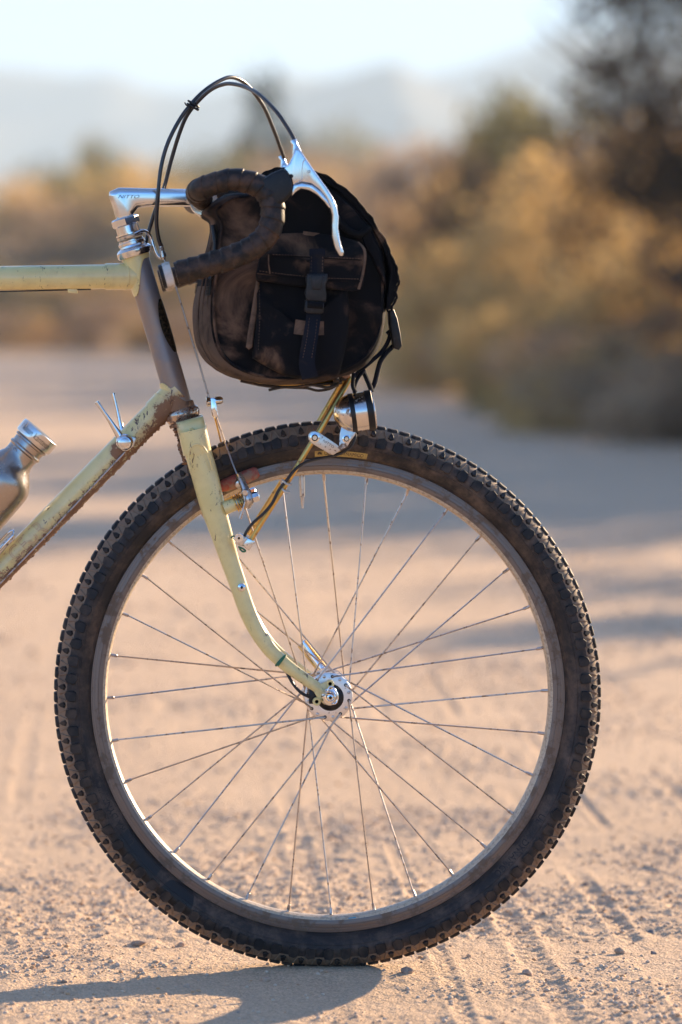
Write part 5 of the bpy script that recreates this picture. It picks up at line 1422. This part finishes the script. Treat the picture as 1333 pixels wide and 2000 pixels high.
def strap(name, pts, w, th, mat, parent):    # flat webbing facing the camera: pts are (px, py, off)
    q = [bagp(a, b, o) for a, b, o in pts]
    qs = smooth_pts(q, 5); V, F = [], []
    n = len(qs)
    for i in range(n):
        a = Vector(qs[max(0, i - 1)]); b = Vector(qs[min(n - 1, i + 1)]); t = (b - a).normalized(); s = Vector((-t.z, 0, t.x)).normalized(); nn = t.cross(s).normalized()
        if nn.y > 0: nn = -nn
        c = Vector(qs[i]); ww = (w[0] + (w[1] - w[0]) * i / (n - 1)) * S / 2
        for sx, sy in ((-1, -1), (1, -1), (1, 1), (-1, 1)): V.append(c + s * (sx * ww) + nn * (sy * th / 2))
    for i in range(n - 1):
        for k in range(4): k2 = (k + 1) % 4; F.append((i * 4 + k, i * 4 + k2, (i + 1) * 4 + k2, (i + 1) * 4 + k))
    F.append((3, 2, 1, 0)); F.append(tuple((n - 1) * 4 + k for k in range(4)))
    return mk(name, V, F, mat, parent, sharp=30)
strap('flap_strap', [(620, 486, .036), (620, 500, .0375), (619, 536, .038)], (27, 27), .0022, M['webbing'], bag)
strap('strap_tab', [(620, 487, .039), (620, 496, .0395), (620, 499, .0395)], (30, 30), .002, M['webbing'], bag)
bk = prism('buckle', [(601, 535), (640, 535), (641, 546), (636, 556), (638, 575), (637, 590), (600, 588), (596, 572), (600, 556), (598, 544)], -HB - .046, -HB - .036, M['black'], bag, .0015)
prism('buckle_tongue', [(606, 538), (633, 538), (630, 552), (628, 566), (610, 566), (608, 552)], -HB - .0475, -HB - .040, M['black'], bk, .0012)
prism('buckle_frame', [(597, 586), (634, 588), (632, 611), (626, 613), (602, 612), (595, 607)], -HB - .044, -HB - .034, M['black'], bk, .0015)
tube('buckle_bar', [bagp(601, 595, .047), bagp(631, 597, .047)], L(6.2), M['fabric2'], bk, 12)
strap('lower_strap', [(613, 612, .036), (610, 640, .038), (603, 680, .037), (600, 710, .034), (606, 738, .028)], (27, 31), .0022, M['webbing'], bag)
strap('web_loop', [(576, 638, .031), (600, 641, .0325), (633, 641, .031)], (28, 26), .0014, M['piping'], bag)
strap('web_loop', [(593, 455, .010), (608, 457, .013), (623, 459, .010)], (7, 7), .002, M['piping'], bag)
def stitches(pts, off, parent, step=5.5, ln=3.2, mat='piping'):
    q = [np.array(p, float) for p in pts]; parts_ = []
    for a, b in zip(q[:-1], q[1:]):
        n_ = max(1, int(np.linalg.norm(b - a) / step))
        for k in range(n_):
            c = a + (b - a) * (k + .5) / n_; an = math.atan2(-(b - a)[1], (b - a)[0])
            parts_.append(box_vf(bagp(c[0], c[1], off), an, L(ln / 2), .0007, L(0.55)))
    o_ = mk('stitching', *join(parts_), M[mat], parent, smooth=False); o_['kind'] = 'stuff'
stitches([(506, 529), (560, 536), (630, 543), (702, 545)], .0352, flap)
stitches([(532, 497), (590, 499), (600, 500)], .0362, flap); stitches([(642, 503), (704, 505)], .0355, flap)
stitches([(609, 500), (608, 532)], .0395, flap); stitches([(631, 500), (630, 532)], .0395, flap)
stitches([(605, 620), (600, 660), (592, 700)], .0385, bag); stitches([(620, 622), (616, 660), (609, 700)], .0385, bag)
stitches([(507, 560), (508, 620), (505, 685)], .026, pocket, mat='back')
# zip ends at the back
for (x0, y0, x1, y1, Y) in ((411, 538, 407, 576, -HB + .002), (390, 540, 386, 572, -.03)):
    teeth = [box_vf(P(x0 + (x1 - x0) * i / 13 - 1.5, y0 + (y1 - y0) * i / 13, Y), 0, L(4.2), .002, L(0.8)) for i in range(14)]
    zp = mk('zip', *join([sweep([P(x0 + 3, y0, Y), P(x1 + 3, y1, Y)], L(2.2), 6)] + teeth), M['black'], bag)
tube('zip_garage', [P(416, 440, -HB + .006), P(421, 480, -HB + .001), P(416, 522, -HB), P(411, 545, -HB)], L(4.5), M['black'], bag, 8, n=4)
tube('back_loop', [P(398, 404, -.03), P(414, 415, -.05), P(424, 428, -.08), P(423, 460, -.10), P(417, 500, -.11)], [L(5), L(6), L(6), L(5), L(4)], M['black'], bag, 8, n=4)
tube('back_ridge', [P(399, 660, -.085), P(408, 685, -.09), P(425, 708, -.092), P(450, 724, -.094)], [L(3), L(4.2), L(4.2), L(3)], M['piping'], bag, 8, n=4)
# buckle and webbing at the front of the lid
fb = prism('front_buckle', [(759, 606), (770, 604), (777, 622), (783, 652), (786, 676), (780, 684), (768, 680), (765, 660), (760, 632)], -.030, -.006, M['black'], bag, .0022)
tube('front_strap', [P(757, 560, -.018), P(759, 590, -.018), P(757, 604, -.018), P(763, 612, -.018)], L(3.5), M['webbing'], bag, 10, n=4, flat=(.8, 4))
def ribbon(pts, w=3.0, y=-.018, flat=(1.15, 1.6), mat='webbing'):
    tube('loose_strap', [P(a, b, y) for a, b in pts], L(w), M[mat], bag, 10, n=5, flat=flat)
ribbon([(756, 652), (763, 648), (758, 668), (745, 688), (725, 706), (703, 725), (690, 738)], 3.6)
ribbon([(768, 676), (756, 688), (744, 705), (738, 725), (732, 748), (724, 764)], 4.2)
ribbon([(709, 722), (716, 738), (722, 752), (727, 766)], 4.2, -.04)
ribbon([(712, 722), (700, 738), (694, 752), (693, 768), (700, 775)], 3.0, -.06)
ribbon([(692, 728), (690, 742), (690, 755), (695, 767)], 3.6, -.07)
# laces tied under the bag
for k, pts in enumerate(([(525, 762), (550, 757), (585, 755), (610, 752), (640, 757), (662, 752)], [(470, 744), (520, 754), (570, 757), (600, 758), (622, 763), (648, 758), (668, 744)], [(505, 752), (560, 756), (612, 752), (655, 748)])):
    tube('lace', [P(a, b, -.09 + .01 * k) for a, b in pts], L(2.6), M['leather'], bag, 8, n=4)
for a, b, r, y in ((652, 752, 7, -.075), (662, 748, 6, -.07), (646, 759, 4, -.08), (670, 740, 7, -.066), (657, 744, 6, -.085)):
    tube('lace_knot', [P(a - r, b, y), P(a, b - 2, y), P(a + r, b + 1, y)], [L(r * .5), L(r * .8), L(r * .4)], M['leather'], bag, 8, n=2)
